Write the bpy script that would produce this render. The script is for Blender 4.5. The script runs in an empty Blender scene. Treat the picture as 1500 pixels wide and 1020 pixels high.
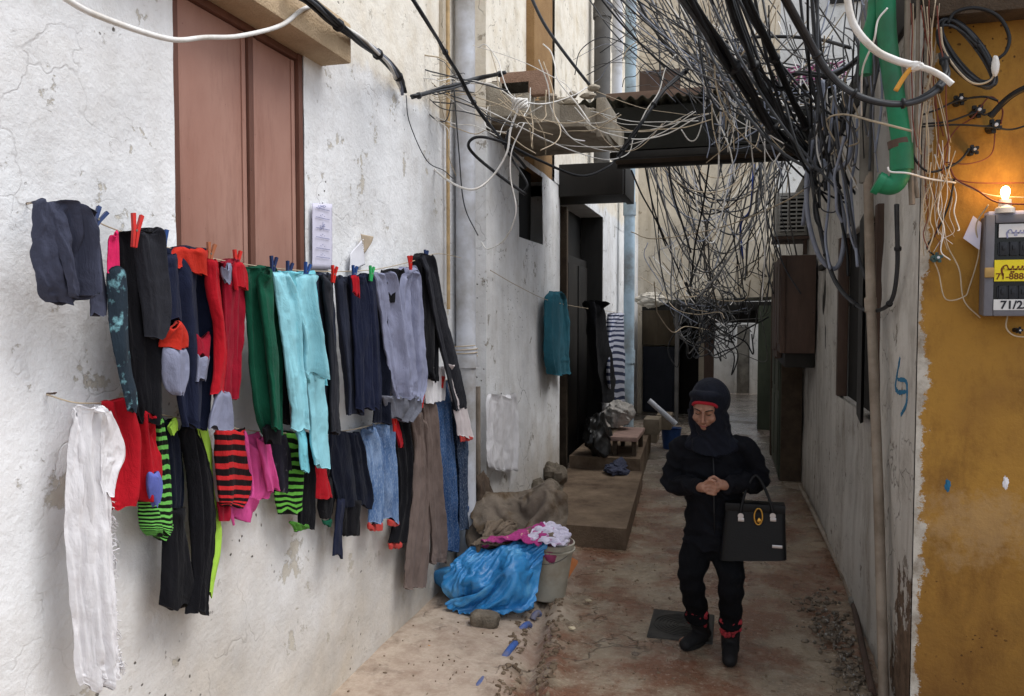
import bpy, bmesh, math, random
import numpy as np
from mathutils import Vector, Matrix
S = bpy.context.scene
COL = S.collection
RNG = random.Random(7)
NR = np.random.RandomState(11)
# ---------------------------------------------------------------- camera
EY = np.array([0.0, 0.0, 1.87])
FPX, CX, CY = 1167.0, 750.0, 510.0            # focal length and centre in photograph pixels (1500 wide)
TH = math.radians(2.453)
PS = math.atan(325.0*math.cos(TH)/FPX)
FW = np.array([-math.sin(PS)*math.cos(TH), math.cos(PS)*math.cos(TH), -math.sin(TH)])
RT = np.array([math.cos(PS), math.sin(PS), 0.0])
UP = np.cross(RT, FW)
cam = bpy.data.cameras.new('camera'); camo = bpy.data.objects.new('camera', cam); COL.objects.link(camo)
cam.sensor_width = 36.0; cam.lens = 36.0*FPX/1500.0; cam.clip_start = 0.05; cam.clip_end = 400
camo.matrix_world = Matrix(((RT[0], UP[0], -FW[0], EY[0]), (RT[1], UP[1], -FW[1], EY[1]), (RT[2], UP[2], -FW[2], EY[2]), (0, 0, 0, 1)))
S.camera = camo
# ---------------------------------------------------------------- sky, sun, exposure
SUN_EL, SUN_AZ = math.radians(60), math.radians(88)     # azimuth measured from +Y (down the alley) towards +X
w = bpy.data.worlds.new('World'); S.world = w; w.use_nodes = True
nt = w.node_tree; bg = nt.nodes['Background']
sky = nt.nodes.new('ShaderNodeTexSky'); sky.sky_type = 'NISHITA'; sky.sun_disc = False
sky.sun_elevation = SUN_EL; sky.sun_rotation = SUN_AZ; sky.dust_density = 1.5; sky.air_density = 1.0; sky.ozone_density = 1.0
hs = nt.nodes.new('ShaderNodeHueSaturation'); hs.inputs['Saturation'].default_value = 0.38   # overcast: a nearly colourless sky
nt.links.new(sky.outputs[0], hs.inputs['Color']); nt.links.new(hs.outputs[0], bg.inputs[0]); bg.inputs[1].default_value = 0.145
sl = bpy.data.lights.new('sun', 'SUN'); sl.energy = 1.35; sl.angle = math.radians(34); sl.color = (1.0, 0.995, 0.985)
so = bpy.data.objects.new('sun', sl); COL.objects.link(so)
sd = Vector((math.sin(SUN_AZ)*math.cos(SUN_EL), math.cos(SUN_AZ)*math.cos(SUN_EL), math.sin(SUN_EL)))
so.rotation_euler = sd.to_track_quat('Z', 'Y').to_euler()
S.view_settings.view_transform = 'Standard'; S.view_settings.look = 'None'; S.view_settings.exposure = 0.74; S.view_settings.gamma = 1
try:
    S.cycles.max_bounces = 6; S.cycles.diffuse_bounces = 4; S.cycles.use_denoising = True
except Exception: pass
# ---------------------------------------------------------------- helpers: photograph pixel -> point on a real plane
def ray(x, y): return FW + RT*(x-CX)/FPX + UP*(CY-y)/FPX
def onp(ax, v, x, y):
    d = ray(x, y); return EY + d*(v-EY[ax])/d[ax]
def X(v, x, y): return onp(0, v, x, y)
def Y(v, x, y): return onp(1, v, x, y)
def Z(v, x, y): return onp(2, v, x, y)
# ---------------------------------------------------------------- noise
_T = NR.rand(64, 64, 64).astype(np.float32)
def vn(p):
    p = np.asarray(p, float); i = np.floor(p).astype(int); f = p-i; f = f*f*(3-2*f); o = 0
    for a in (0, 1):
        for b in (0, 1):
            for c in (0, 1):
                wgt = (f[..., 0] if a else 1-f[..., 0])*(f[..., 1] if b else 1-f[..., 1])*(f[..., 2] if c else 1-f[..., 2])
                o = o + wgt*_T[(i[..., 0]+a) % 64, (i[..., 1]+b) % 64, (i[..., 2]+c) % 64]
    return o*2-1
def fbm(p, sc=1, oc=4, seed=0):
    p = np.asarray(p, float)*sc+seed*7.31; o = 0; a = 1; t = 0
    for k in range(oc):
        o = o+a*vn(p); t += a; a *= .5; p = p*2.03+3.7
    return o/t
# ---------------------------------------------------------------- materials
def srgb(c):
    if isinstance(c, str):
        c = tuple(int(c[i:i+2], 16)/255 for i in (0, 2, 4))
    return tuple((v/12.92 if v <= .04045 else ((v+.055)/1.055)**2.4) for v in c)+(1,)
class G:
    def __init__(s, name, rough=.8, spec=.3):
        s.m = bpy.data.materials.new(name); s.m.use_nodes = True; s.t = s.m.node_tree; s.b = s.t.nodes['Principled BSDF']
        s.b.inputs['Roughness'].default_value = rough; s.b.inputs['Specular IOR Level'].default_value = spec
        s.tc = s.t.nodes.new('ShaderNodeTexCoord')
        s.gm = s.t.nodes.new('ShaderNodeNewGeometry')
    def n(s, ty, **kw):
        k = s.t.nodes.new(ty)
        for a, b in kw.items(): setattr(k, a, b)
        return k
    def l(s, a, b): s.t.links.new(a, b)
    def vec(s, scale=(1, 1, 1), kind='pos', off=(0, 0, 0)):
        m = s.n('ShaderNodeMapping'); m.inputs['Scale'].default_value = scale; m.inputs['Location'].default_value = off
        s.l(s.gm.outputs['Position'] if kind == 'pos' else s.tc.outputs['UV' if kind == 'uv' else 'Object'], m.inputs[0]); return m.outputs[0]
    def noise(s, sc, det=5, rough=.55, scale=(1, 1, 1), kind='pos', off=(0, 0, 0), dist=0):
        k = s.n('ShaderNodeTexNoise'); k.inputs['Scale'].default_value = sc; k.inputs['Detail'].default_value = det
        k.inputs['Roughness'].default_value = rough; k.inputs['Distortion'].default_value = dist
        s.l(s.vec(scale, kind, off), k.inputs['Vector']); return k.outputs['Fac']
    def vor(s, sc, feature='F1', scale=(1, 1, 1), off=(0, 0, 0), warp=0):
        k = s.n('ShaderNodeTexVoronoi', feature=feature); k.inputs['Scale'].default_value = sc
        v = s.vec(scale, 'pos', off)
        if warp:
            z = s.n('ShaderNodeTexNoise'); z.inputs['Scale'].default_value = 3; z.inputs['Detail'].default_value = 4; s.l(v, z.inputs['Vector'])
            a = s.n('ShaderNodeVectorMath', operation='MULTIPLY_ADD'); s.l(z.outputs['Color'], a.inputs[0]); a.inputs[1].default_value = (warp,)*3; s.l(v, a.inputs[2]); v = a.outputs[0]
        s.l(v, k.inputs['Vector']); return k.outputs['Distance']
    def ramp(s, x, stops):
        r = s.n('ShaderNodeValToRGB'); e = r.color_ramp.elements
        while len(e) < len(stops): e.new(.5)
        for q, (p, c) in zip(e, stops):
            q.position = p; q.color = (c, c, c, 1) if isinstance(c, (int, float)) else (srgb(c) if not (isinstance(c, tuple) and len(c) == 4) else c)
        s.l(x, r.inputs[0]); return r.outputs[0]
    def step(s, x, a, b): return s.ramp(x, [(a, 0.), (b, 1.)] if a < b else [(b, 1.), (a, 0.)])
    def mix(s, f, a, b, mode='MIX'):
        m = s.n('ShaderNodeMix', data_type='RGBA', blend_type=mode)
        for v, i in ((f, 0), (a, 6), (b, 7)):
            if isinstance(v, (int, float)) and i == 0: m.inputs[0].default_value = v
            elif isinstance(v, (str, tuple)): m.inputs[i].default_value = srgb(v) if isinstance(v, str) or len(v) == 3 else v
            else: s.l(v, m.inputs[i])
        return m.outputs[2]
    def math(s, op, a, b=0., c=None, clamp=False):
        m = s.n('ShaderNodeMath', operation=op); m.use_clamp = clamp
        for i, v in enumerate((a, b, c)):
            if v is None: continue
            if isinstance(v, (int, float)): m.inputs[i].default_value = v
            else: s.l(v, m.inputs[i])
        return m.outputs[0]
    def pos(s, ax):
        k = s.n('ShaderNodeSeparateXYZ'); s.l(s.gm.outputs['Position'], k.inputs[0]); return k.outputs[ax]
    def uv(s, ax):
        k = s.n('ShaderNodeSeparateXYZ'); s.l(s.tc.outputs['UV'], k.inputs[0]); return k.outputs[ax]
    def mr(s, x, a, b, c=0., d=1.):
        k = s.n('ShaderNodeMapRange'); s.l(x, k.inputs[0])
        for i, v in enumerate((a, b, c, d)): k.inputs[i+1].default_value = v
        return k.outputs[0]
    def base(s, c): 
        if isinstance(c, (str, tuple)): s.b.inputs['Base Color'].default_value = srgb(c)
        else: s.l(c, s.b.inputs['Base Color'])
    def rough(s, x): s.l(x, s.b.inputs['Roughness'])
    def bump(s, h, st=.4, d=.01):
        k = s.n('ShaderNodeBump'); k.inputs['Strength'].default_value = st; k.inputs['Distance'].default_value = d
        s.l(h, k.inputs['Height']); s.l(k.outputs[0], s.b.inputs['Normal'])
_mc = {}
def plain(name, col, rough=.6, var=.25, sc=14, metal=0, bump=.2, spec=.3, dirt=None):
    key = (name, str(col))
    if key in _mc: return _mc[key]
    g = G(name, rough, spec); n = g.noise(sc, 5, .6); c = srgb(col)
    c2 = tuple(v*(1-var) for v in c[:3])+(1,); c3 = tuple(min(1, v*(1+var*.6)) for v in c[:3])+(1,)
    o = g.ramp(n, [(.3, c2), (.7, c3)])
    if dirt:
        o = g.mix(g.step(g.noise(sc*.35, 6, .65, off=(3, 1, 2)), .45, .7), o, dirt)
    g.base(o); g.b.inputs['Metallic'].default_value = metal
    if bump: g.bump(g.noise(sc*4, 4), bump, .004)
    _mc[key] = g.m; return g.m
def fabric(name, col, var=.22, rough=.95, weave=260, stripe=None, stains=None, sheen=.03):
    key = ('f', name, str(col))
    if key in _mc: return _mc[key]
    g = G(name, rough, .12); c = srgb(col)
    o = g.ramp(g.noise(9, 5, .65), [(.28, tuple(v*(1-var) for v in c[:3])+(1,)), (.72, tuple(min(1, v*(1+var)) for v in c[:3])+(1,))])
    if stripe:                                             # (colour, count, share) woven bands running across the cloth
        v = g.math('ADD', g.uv(1), g.math('MULTIPLY', g.noise(2.5, 2, .5, kind='uv'), .05))
        fr = g.math('FRACT', g.math('MULTIPLY', v, float(stripe[1])))
        o = g.mix(g.step(fr, stripe[2]-.04, stripe[2]+.04), stripe[0], o)
    if stains: o = g.mix(g.step(g.noise(stains[1], 5, .6, off=(9, 2, 4)), stains[2], stains[2]+.12), o, stains[0])
    g.base(o); g.b.inputs['Sheen Weight'].default_value = sheen
    h = g.math('ADD', g.math('MULTIPLY', g.noise(weave, 2, .5), .35), g.math('MULTIPLY', g.noise(16, 5, .62, scale=(1, 1, .38), dist=.6), 5.))
    g.bump(h, .6, .0045); _mc[key] = g.m; return g.m
def denim(name, col, light):
    g = G(name, .9, .15); n = g.noise(7, 6, .7, scale=(1, 1, .35)); f = g.noise(300, 2, .5, scale=(1, 1, .2))
    o = g.mix(g.step(n, .42, .68), col, light); o = g.mix(g.math('MULTIPLY', g.step(f, .5, .75), .35), o, 'c9d4e2'); g.base(o)
    g.bump(g.math('ADD', g.noise(220, 2), g.noise(40, 4, .6)), .6, .003); return g.m
# ---------------------------------------------------------------- objects
ROOT = {}
def tag(o, label, cat, group=None, kind=None):
    if label: o['label'] = label
    if cat: o['category'] = cat
    if group: o['group'] = group
    if kind: o['kind'] = kind
    return o
def empty(name, loc, label, cat, group=None):
    o = bpy.data.objects.new(name, None); COL.objects.link(o); o.location = tuple(loc); o.empty_display_size = .1
    ROOT[o.name] = np.array(loc, float); return tag(o, label, cat, group)
def build(name, v, f, mat, parent=None, smooth=True, uv=None, label=None, cat=None, group=None, kind=None, auto=None):
    v = np.asarray(v, float)
    if parent is not None: org = ROOT[parent.name]
    else:
        org = (v.min(0)+v.max(0))/2; org[2] = v[:, 2].min()
    me = bpy.data.meshes.new(name); me.from_pydata((v-org).tolist(), [], [tuple(int(i) for i in q) for q in f])
    if uv is not None:
        ul = me.uv_layers.new(name='UVMap'); li = np.zeros(len(me.loops), int); me.loops.foreach_get('vertex_index', li)
        ul.data.foreach_set('uv', np.asarray(uv, np.float32)[li].ravel())
    if smooth: me.polygons.foreach_set('use_smooth', [True]*len(me.polygons))
    me.update(); me.validate()
    if auto is not None:
        me.set_sharp_from_angle(angle=math.radians(auto))
    o = bpy.data.objects.new(name, me); COL.objects.link(o)
    if mat is not None: me.materials.append(mat)
    if parent is not None: o.parent = parent
    else: o.location = tuple(org)
    ROOT[o.name] = org
    return tag(o, label, cat, group, kind)
class M:
    def __init__(s): s.v = []; s.f = []
    def add(s, v, f):
        b = len(s.v); s.v += [tuple(map(float, q)) for q in v]; s.f += [tuple(int(i)+b for i in q) for q in f]; return s
    def box(s, a, b, bev=0.0, jit=0.0):
        a = np.minimum(a, b).astype(float), np.maximum(a, b).astype(float); a, b = a
        e = min(bev, .45*float((b-a).min()))
        if e <= 0:
            v = [(x, y, z) for x in (a[0], b[0]) for y in (a[1], b[1]) for z in (a[2], b[2])]
            f = [(0, 1, 3, 2), (4, 6, 7, 5), (0, 4, 5, 1), (2, 3, 7, 6), (0, 2, 6, 4), (1, 5, 7, 3)]
            return s.add(v, f)
        bm = bmesh.new(); bmesh.ops.create_cube(bm, size=1)
        for q in bm.verts: q.co = Vector([(a[i]+b[i])/2+q.co[i]*(b[i]-a[i]) for i in range(3)])
        bmesh.ops.bevel(bm, geom=list(bm.edges), offset=e, segments=2, affect='EDGES', profile=.6)
        bm.verts.index_update()
        v = [tuple(q.co) for q in bm.verts]; f = [[q.index for q in p.verts] for p in bm.faces]; bm.free()
        return s.add(v, f)
    def obox(s, c, ax, ay, az, bev=0):
        n = len(s.v); s.box((-1, -1, -1), (1, 1, 1), 0) if not bev else s.box((-1, -1, -1), (1, 1, 1), bev)
        c, ax, ay, az = (np.array(q, float) for q in (c, ax, ay, az))
        for i in range(n, len(s.v)):
            q = s.v[i]; s.v[i] = tuple(c+ax*q[0]+ay*q[1]+az*q[2])
        return s
    def cyl(s, a, b, r, r2=None, n=16, cap=True):
        a = np.array(a, float); b = np.array(b, float); r2 = r if r2 is None else r2
        return s.tube([a, b], [r, r2], n, cap)
    def tube(s, pts, r, n=8, cap=True):
        P = np.asarray(pts, float); k = len(P); r = np.full(k, r, float) if np.isscalar(r) else np.asarray(r, float)
        T = np.gradient(P, axis=0); T /= np.linalg.norm(T, axis=1)[:, None]+1e-12
        a = np.array([0, 0, 1.]) if abs(T[0][2]) < .9 else np.array([1., 0, 0])
        N = np.cross(T[0], a); N /= np.linalg.norm(N); v = []
        for i in range(k):
            N = N-T[i]*(N@T[i]); N /= np.linalg.norm(N)+1e-12; B = np.cross(T[i], N)
            for j in range(n):
                t = 2*math.pi*j/n; v.append(P[i]+r[i]*(math.cos(t)*N+math.sin(t)*B))
        f = [(i*n+j, i*n+(j+1) % n, (i+1)*n+(j+1) % n, (i+1)*n+j) for i in range(k-1) for j in range(n)]
        if cap: f += [tuple(range(n))[::-1], tuple((k-1)*n+j for j in range(n))]
        return s.add(v, f)
    def lathe(s, c, prof, n=32, ax=None):
        c = np.array(c, float); v = []; k = len(prof)
        for r, z in prof:
            for j in range(n):
                t = 2*math.pi*j/n; p = np.array([r*math.cos(t), r*math.sin(t), z]); v.append(c+(ax@p if ax is not None else p))
        f = [(i*n+j, i*n+(j+1) % n, (i+1)*n+(j+1) % n, (i+1)*n+j) for i in range(k-1) for j in range(n)]
        f += [tuple(range(n))[::-1], tuple((k-1)*n+j for j in range(n))]
        return s.add(v, f)
    def prism(s, poly, h, z0=0.0, frame=None):            # polygon (list of 3D points) extruded by vector h
        P = np.asarray(poly, float); n = len(P); h = np.array(h, float)
        return s.add(list(P)+list(P+h), [tuple(range(n))[::-1], tuple(range(n, 2*n))]+[(i, (i+1) % n, n+(i+1) % n, n+i) for i in range(n)])
    def blob(s, c, r, amp=.15, sc=2.5, seed=0, nu=40, nv=26, floor=None, ridge=0, sq=1.0, facets=0, folds=None):
        u = np.linspace(0, 2*math.pi, nu, endpoint=False); t = np.linspace(0.02, math.pi-.02, nv); U, Tt = np.meshgrid(u, t)
        d = np.stack([np.sin(Tt)*np.cos(U), np.sin(Tt)*np.sin(U), np.cos(Tt)], -1)
        if sq != 1: d = np.sign(d)*np.abs(d)**sq
        k = 1+amp*fbm(d, sc, 4, seed)
        if ridge: k = k+ridge*(1-2*np.abs(fbm(d*np.array([1, 1, .6]), sc*1.5, 3, seed+3)))
        if facets:                                         # crumpled planes, like stiff plastic
            R_ = np.random.RandomState(seed+5); N_ = R_.normal(size=(facets, 3)); N_ /= np.linalg.norm(N_, axis=1)[:, None]; hh = R_.uniform(.78, 1.08, facets)
            dt = np.clip(d@N_.T, .05, None)/hh; k = k*(1/(np.sum(dt**22, -1)**(1/22)))
        if folds:                                          # long soft folds: (amplitude, frequency, direction)
            fd_ = np.array(folds[2], float); wv = 1.6*fbm(d, 1.6, 3, seed+9); q_ = d@fd_*folds[1]+wv*2; k = k+folds[0]*(1-2*np.abs(np.sin(q_)))+folds[0]*.5*(1-2*np.abs(np.sin(q_*1.9+seed)))
        p = np.array(c, float)+d*k[..., None]*np.array(r, float)
        if floor is not None: p[..., 2] = np.where(p[..., 2] < floor, floor+(p[..., 2]-floor)*.05, p[..., 2])
        p = p.reshape(-1, 3)
        f = [(i*nu+j, i*nu+(j+1) % nu, (i+1)*nu+(j+1) % nu, (i+1)*nu+j) for i in range(nv-1) for j in range(nu)]
        f = [q[::-1] for q in f]+[tuple(range(nu)), tuple((nv-1)*nu+j for j in range(nu))[::-1]]
        return s.add(p, f)
    def out(s, name, mat, parent=None, smooth=True, auto=35, **kw):
        return build(name, s.v, s.f, mat, parent, smooth, auto=auto if smooth else None, **kw)
def cr(P, n=10):                                          # Catmull-Rom through points
    P = np.asarray(P, float)
    if len(P) < 3: return np.array([P[0]+(P[-1]-P[0])*t for t in np.linspace(0, 1, n)])
    Q = np.vstack([2*P[0]-P[1], P, 2*P[-1]-P[-2]]); o = []
    for i in range(1, len(Q)-2):
        for t in np.linspace(0, 1, n, endpoint=False):
            a, b, c, d = Q[i-1], Q[i], Q[i+1], Q[i+2]
            o.append(.5*(2*b+(c-a)*t+(2*a-5*b+4*c-d)*t*t+(3*b-a-3*c+d)*t**3))
    o.append(P[-1]); return np.array(o)
def interp(P, m):                                         # smooth resample of rows to m steps by the first column
    P = np.asarray(P, float); t = np.linspace(0, 1, len(P)); c = cr(P, 12); q = np.linspace(0, len(c)-1, m)
    return np.stack([np.interp(q, np.arange(len(c)), c[:, k]) for k in range(c.shape[1])], 1)
def gridf(nu, nv, keep=None):
    return [(i*nu+j, i*nu+j+1, (i+1)*nu+j+1, (i+1)*nu+j) for i in range(nv-1) for j in range(nu-1) if keep is None or keep(i, j)]
def wallx(x, ys, zs, nrm, amp=.012, seed=0, hole=None, sc=1.3):   # uneven plaster face at constant x, looking along nrm (+1/-1)
    ys = np.asarray(ys); zs = np.asarray(zs); A, B = np.meshgrid(ys, zs); p = np.stack([np.full_like(A, x), A, B], -1)
    d = amp*(fbm(p, sc, 4, seed)+.35*fbm(p, sc*5, 3, seed+2))
    ed = np.minimum(1, np.minimum(A-ys[0], ys[-1]-A)/.05+.0); p[..., 0] += nrm*d*np.clip(ed, 0, 1)
    def kp(i, j):
        if not hole: return True
        cy, cz = (ys[j]+ys[j+1])/2, (zs[i]+zs[i+1])/2
        return not any(h[0] < cy < h[1] and h[2] < cz < h[3] for h in hole)
    f = gridf(len(ys), len(zs), kp)
    if nrm < 0: f = [q[::-1] for q in f]
    return p.reshape(-1, 3), f
def wally(y, xs, zs, amp=.012, seed=0, sc=1.3, hole=None):        # uneven plaster face at constant y, looking towards -y
    xs = np.asarray(xs); zs = np.asarray(zs)
    A, B = np.meshgrid(xs, zs); p = np.stack([A, np.full_like(A, y), B], -1)
    ed = np.clip(np.minimum(A-xs[0], xs[-1]-A)/.05, 0, 1)
    p[..., 1] -= amp*ed*(fbm(p, sc, 4, seed)+.35*fbm(p, sc*5, 3, seed+2))
    def kp(i, j):
        if not hole: return True
        cx_, cz = (xs[j]+xs[j+1])/2, (zs[i]+zs[i+1])/2
        return not any(h[0] < cx_ < h[1] and h[2] < cz < h[3] for h in hole)
    return p.reshape(-1, 3), gridf(len(xs), len(zs), kp)
def spans(a, b, st, marks=()):
    q = list(np.linspace(a, b, max(2, int(round((b-a)/st))+1)))
    for m in marks:
        i = int(np.argmin([abs(v-m) for v in q])); q[i] = m
    return np.array(sorted(q))
# ================================================================ cloth simulation: how laundry hangs and how the rubbish cloths lie
def gridf(nu, nv, keep=None):
    return [(i*nu+j, i*nu+j+1, (i+1)*nu+j+1, (i+1)*nu+j) for i in range(nv-1) for j in range(nu-1) if keep is None or keep(i, j)]
def cloth_run(P, nu, nv, colliders, frames, stiff, pins=None, keep=None, self_hit=True, quality=8, tension=20):
    fs = gridf(nu, nv, keep); me = bpy.data.meshes.new('cloth'); me.from_pydata(P.reshape(-1, 3).tolist(), [], fs); me.update(); o = bpy.data.objects.new('cloth', me); COL.objects.link(o)
    for c in colliders:
        c.modifiers.new('hit', 'COLLISION'); c.collision.thickness_outer = .008; c.collision.damping = .5; c.collision.cloth_friction = 20
    k = o.modifiers.new('cloth', 'CLOTH'); s = k.settings; s.quality = quality; s.mass = .3; s.tension_stiffness = tension; s.compression_stiffness = tension; s.shear_stiffness = tension*.5; s.bending_stiffness = stiff
    s.air_damping = 6 if pins is not None else 2
    if pins is not None:
        s.tension_damping = s.shear_damping = s.compression_damping = 15; s.bending_damping = 5
        g = o.vertex_groups.new(name='pinned'); g.add([int(i) for i in pins], 1, 'REPLACE'); s.vertex_group_mass = 'pinned'; s.pin_stiffness = 1
    k.collision_settings.distance_min = .008; k.collision_settings.collision_quality = 3; k.collision_settings.use_self_collision = self_hit; k.collision_settings.self_distance_min = .008
    S.frame_start = 1; S.frame_end = frames+2; k.point_cache.frame_start = 1; k.point_cache.frame_end = frames+2
    for f in range(1, frames+1): S.frame_set(f)
    e = bpy.data.meshes.new_from_object(o.evaluated_get(bpy.context.evaluated_depsgraph_get())); v = np.array([x.co[:] for x in e.vertices]); bpy.data.objects.remove(o)
    for c in colliders: c.modifiers.clear()
    S.frame_set(1); return v, fs
TPL = []                                                   # hanging folds, as offsets from a flat sheet
for t_ in range(2):
    nu, nv = 40, 56; U, V = np.meshgrid(np.linspace(0, 1, nu), np.linspace(0, 1, nv)); R_ = np.random.RandomState(20+t_); wv = R_.uniform(.6, 1.3, 6); ph = R_.uniform(0, 6.3, 6)
    y_ = U*.62*(.80, .70)[t_]; x_ = sum(.0154*wv[i]*np.sin(U*2*math.pi*(1.5+1.4*i)+ph[i])/(1+.6*i) for i in range(5)); x_ = x_+.004*fbm(np.stack([U*3, V*3, U*0+t_], -1), 1, 3, t_)
    pins = sorted({min(nu-1, max(0, round(k*(nu-1)/((3, 4)[t_]-1))+d)) for k in range((3, 4)[t_]) for d in (-1, 0, 1)})
    v, _f = cloth_run(np.stack([x_, y_, -V*.9], -1), nu, nv, [], 100, (2.5, 1.2)[t_], pins=pins, self_hit=False, tension=25)
    v = v.reshape(nv, nu, 3); v = v-np.stack([0*U, np.linspace(v[0, 0, 1], v[0, -1, 1], nu)[None]+0*U, -V*.9], -1); TPL.append((nu, nv, v))
for k_ in range(2): TPL.append((nu, nv, TPL[k_][2][:, ::-1]*np.array([-1, -1, 1])))
flr = M().box((-3, 3.5, -.2), (1, 7, .012)).out('rest_floor', None); wal = M().box((-2.2, 3.5, -.2), (-1.85, 5.6, 2)).box((-2.2, 5.6, -.2), (-1.695, 7, 2)).out('rest_wall', None)
bkt = M().cyl((-1.17, 5.06, 0), (-1.17, 5.06, .37), .13, .158, 24).out('rest_bucket', None)
def bag_core(k=0.0): 
    m = M(); m.blob((-1.57, 4.85, .11-k), (.25-k, .19-k, .18-k), .2, 1.5, 31, 40, 26, floor=.012, facets=16); return m.blob((-1.35, 4.81, .14-k), (.14-k, .15-k, .24-k), .2, 1.5, 33, 40, 26, floor=.012, facets=14)
def heap_core(k=0.0):
    m = M(); m.blob((-1.56, 5.33, .30-k), (.22-k, .22-k, .34-k), .3, 1.4, 63, 50, 34, floor=.01, facets=20); return m.blob((-1.31, 5.36, .28-k), (.18-k, .16-k, .34-k), .3, 1.4, 65, 50, 34, floor=.01, facets=16)
core = bag_core().out('rest_core', None, auto=None); rb = heap_core().blob((-1.16, 5.04, .36), (.13, .13, .1), .2, 1.4, 66, 30, 20).out('rest_heap', None, auto=None)
LAID = {}
def drop(key, cen, ax, ay, nu, nv, cols, frames, stiff, seed, round_=None):
    U, V = np.meshgrid(np.linspace(-1, 1, nu), np.linspace(-1, 1, nv)); cen, ax, ay = (np.array(q, float) for q in (cen, ax, ay))
    Uw = U+.14*fbm(np.stack([V*1.3, V*0+seed, U*0], -1), 1, 2, seed); Vw = V+.14*fbm(np.stack([U*1.3, V*0+seed+3, U*0], -1), 1, 2, seed)
    P = cen+Uw[..., None]*ax+Vw[..., None]*ay; P[..., 2] += .06*fbm(P, 4, 3, seed)
    kp = None
    if round_: kp = lambda i, j: (abs((j+.5)/(nu-1)*2-1)**round_+abs((i+.5)/(nv-1)*2-1)**round_) < 1
    v, f = cloth_run(P, nu, nv, cols, frames, stiff, keep=kp)
    used = sorted({i for q in f for i in q}); mp = {a: b for b, a in enumerate(used)}; v = v[used]; f = [tuple(mp[i] for i in q) for q in f]; LAID[key] = (v, f); return build('rest_cloth', v, f, None)
bag = drop('bag', (-1.45, 4.74, .50), (.43, .05, 0), (-.02, .42, 0), 52, 48, [flr, wal, bkt, core], 38, 6, 3, 2.6)
sk = drop('sack', (-1.41, 5.25, .80), (.38, -.12, -.02), (0, .32, 0), 44, 38, [flr, wal, bkt, core, rb], 38, 9, 5, 5)
gb = drop('blanket', (-1.66, 5.04, .70), (.17, .02, 0), (-.02, .28, 0), 26, 34, [flr, wal, bkt, bag, rb], 34, 9, 7, 5)
pk = drop('pink', (-1.41, 4.93, .62), (.28, .06, 0), (-.03, .15, 0), 36, 22, [flr, wal, bkt, bag, rb], 32, 4, 9, 4)
pr = drop('rag', (-1.12, 4.98, .56), (.17, .02, 0), (0, .14, 0), 26, 22, [flr, wal, bkt, bag, rb], 28, 4, 11, 4)
for q in (flr, wal, bkt, core, rb, bag, sk, gb, pk, pr): bpy.data.objects.remove(q)
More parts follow.
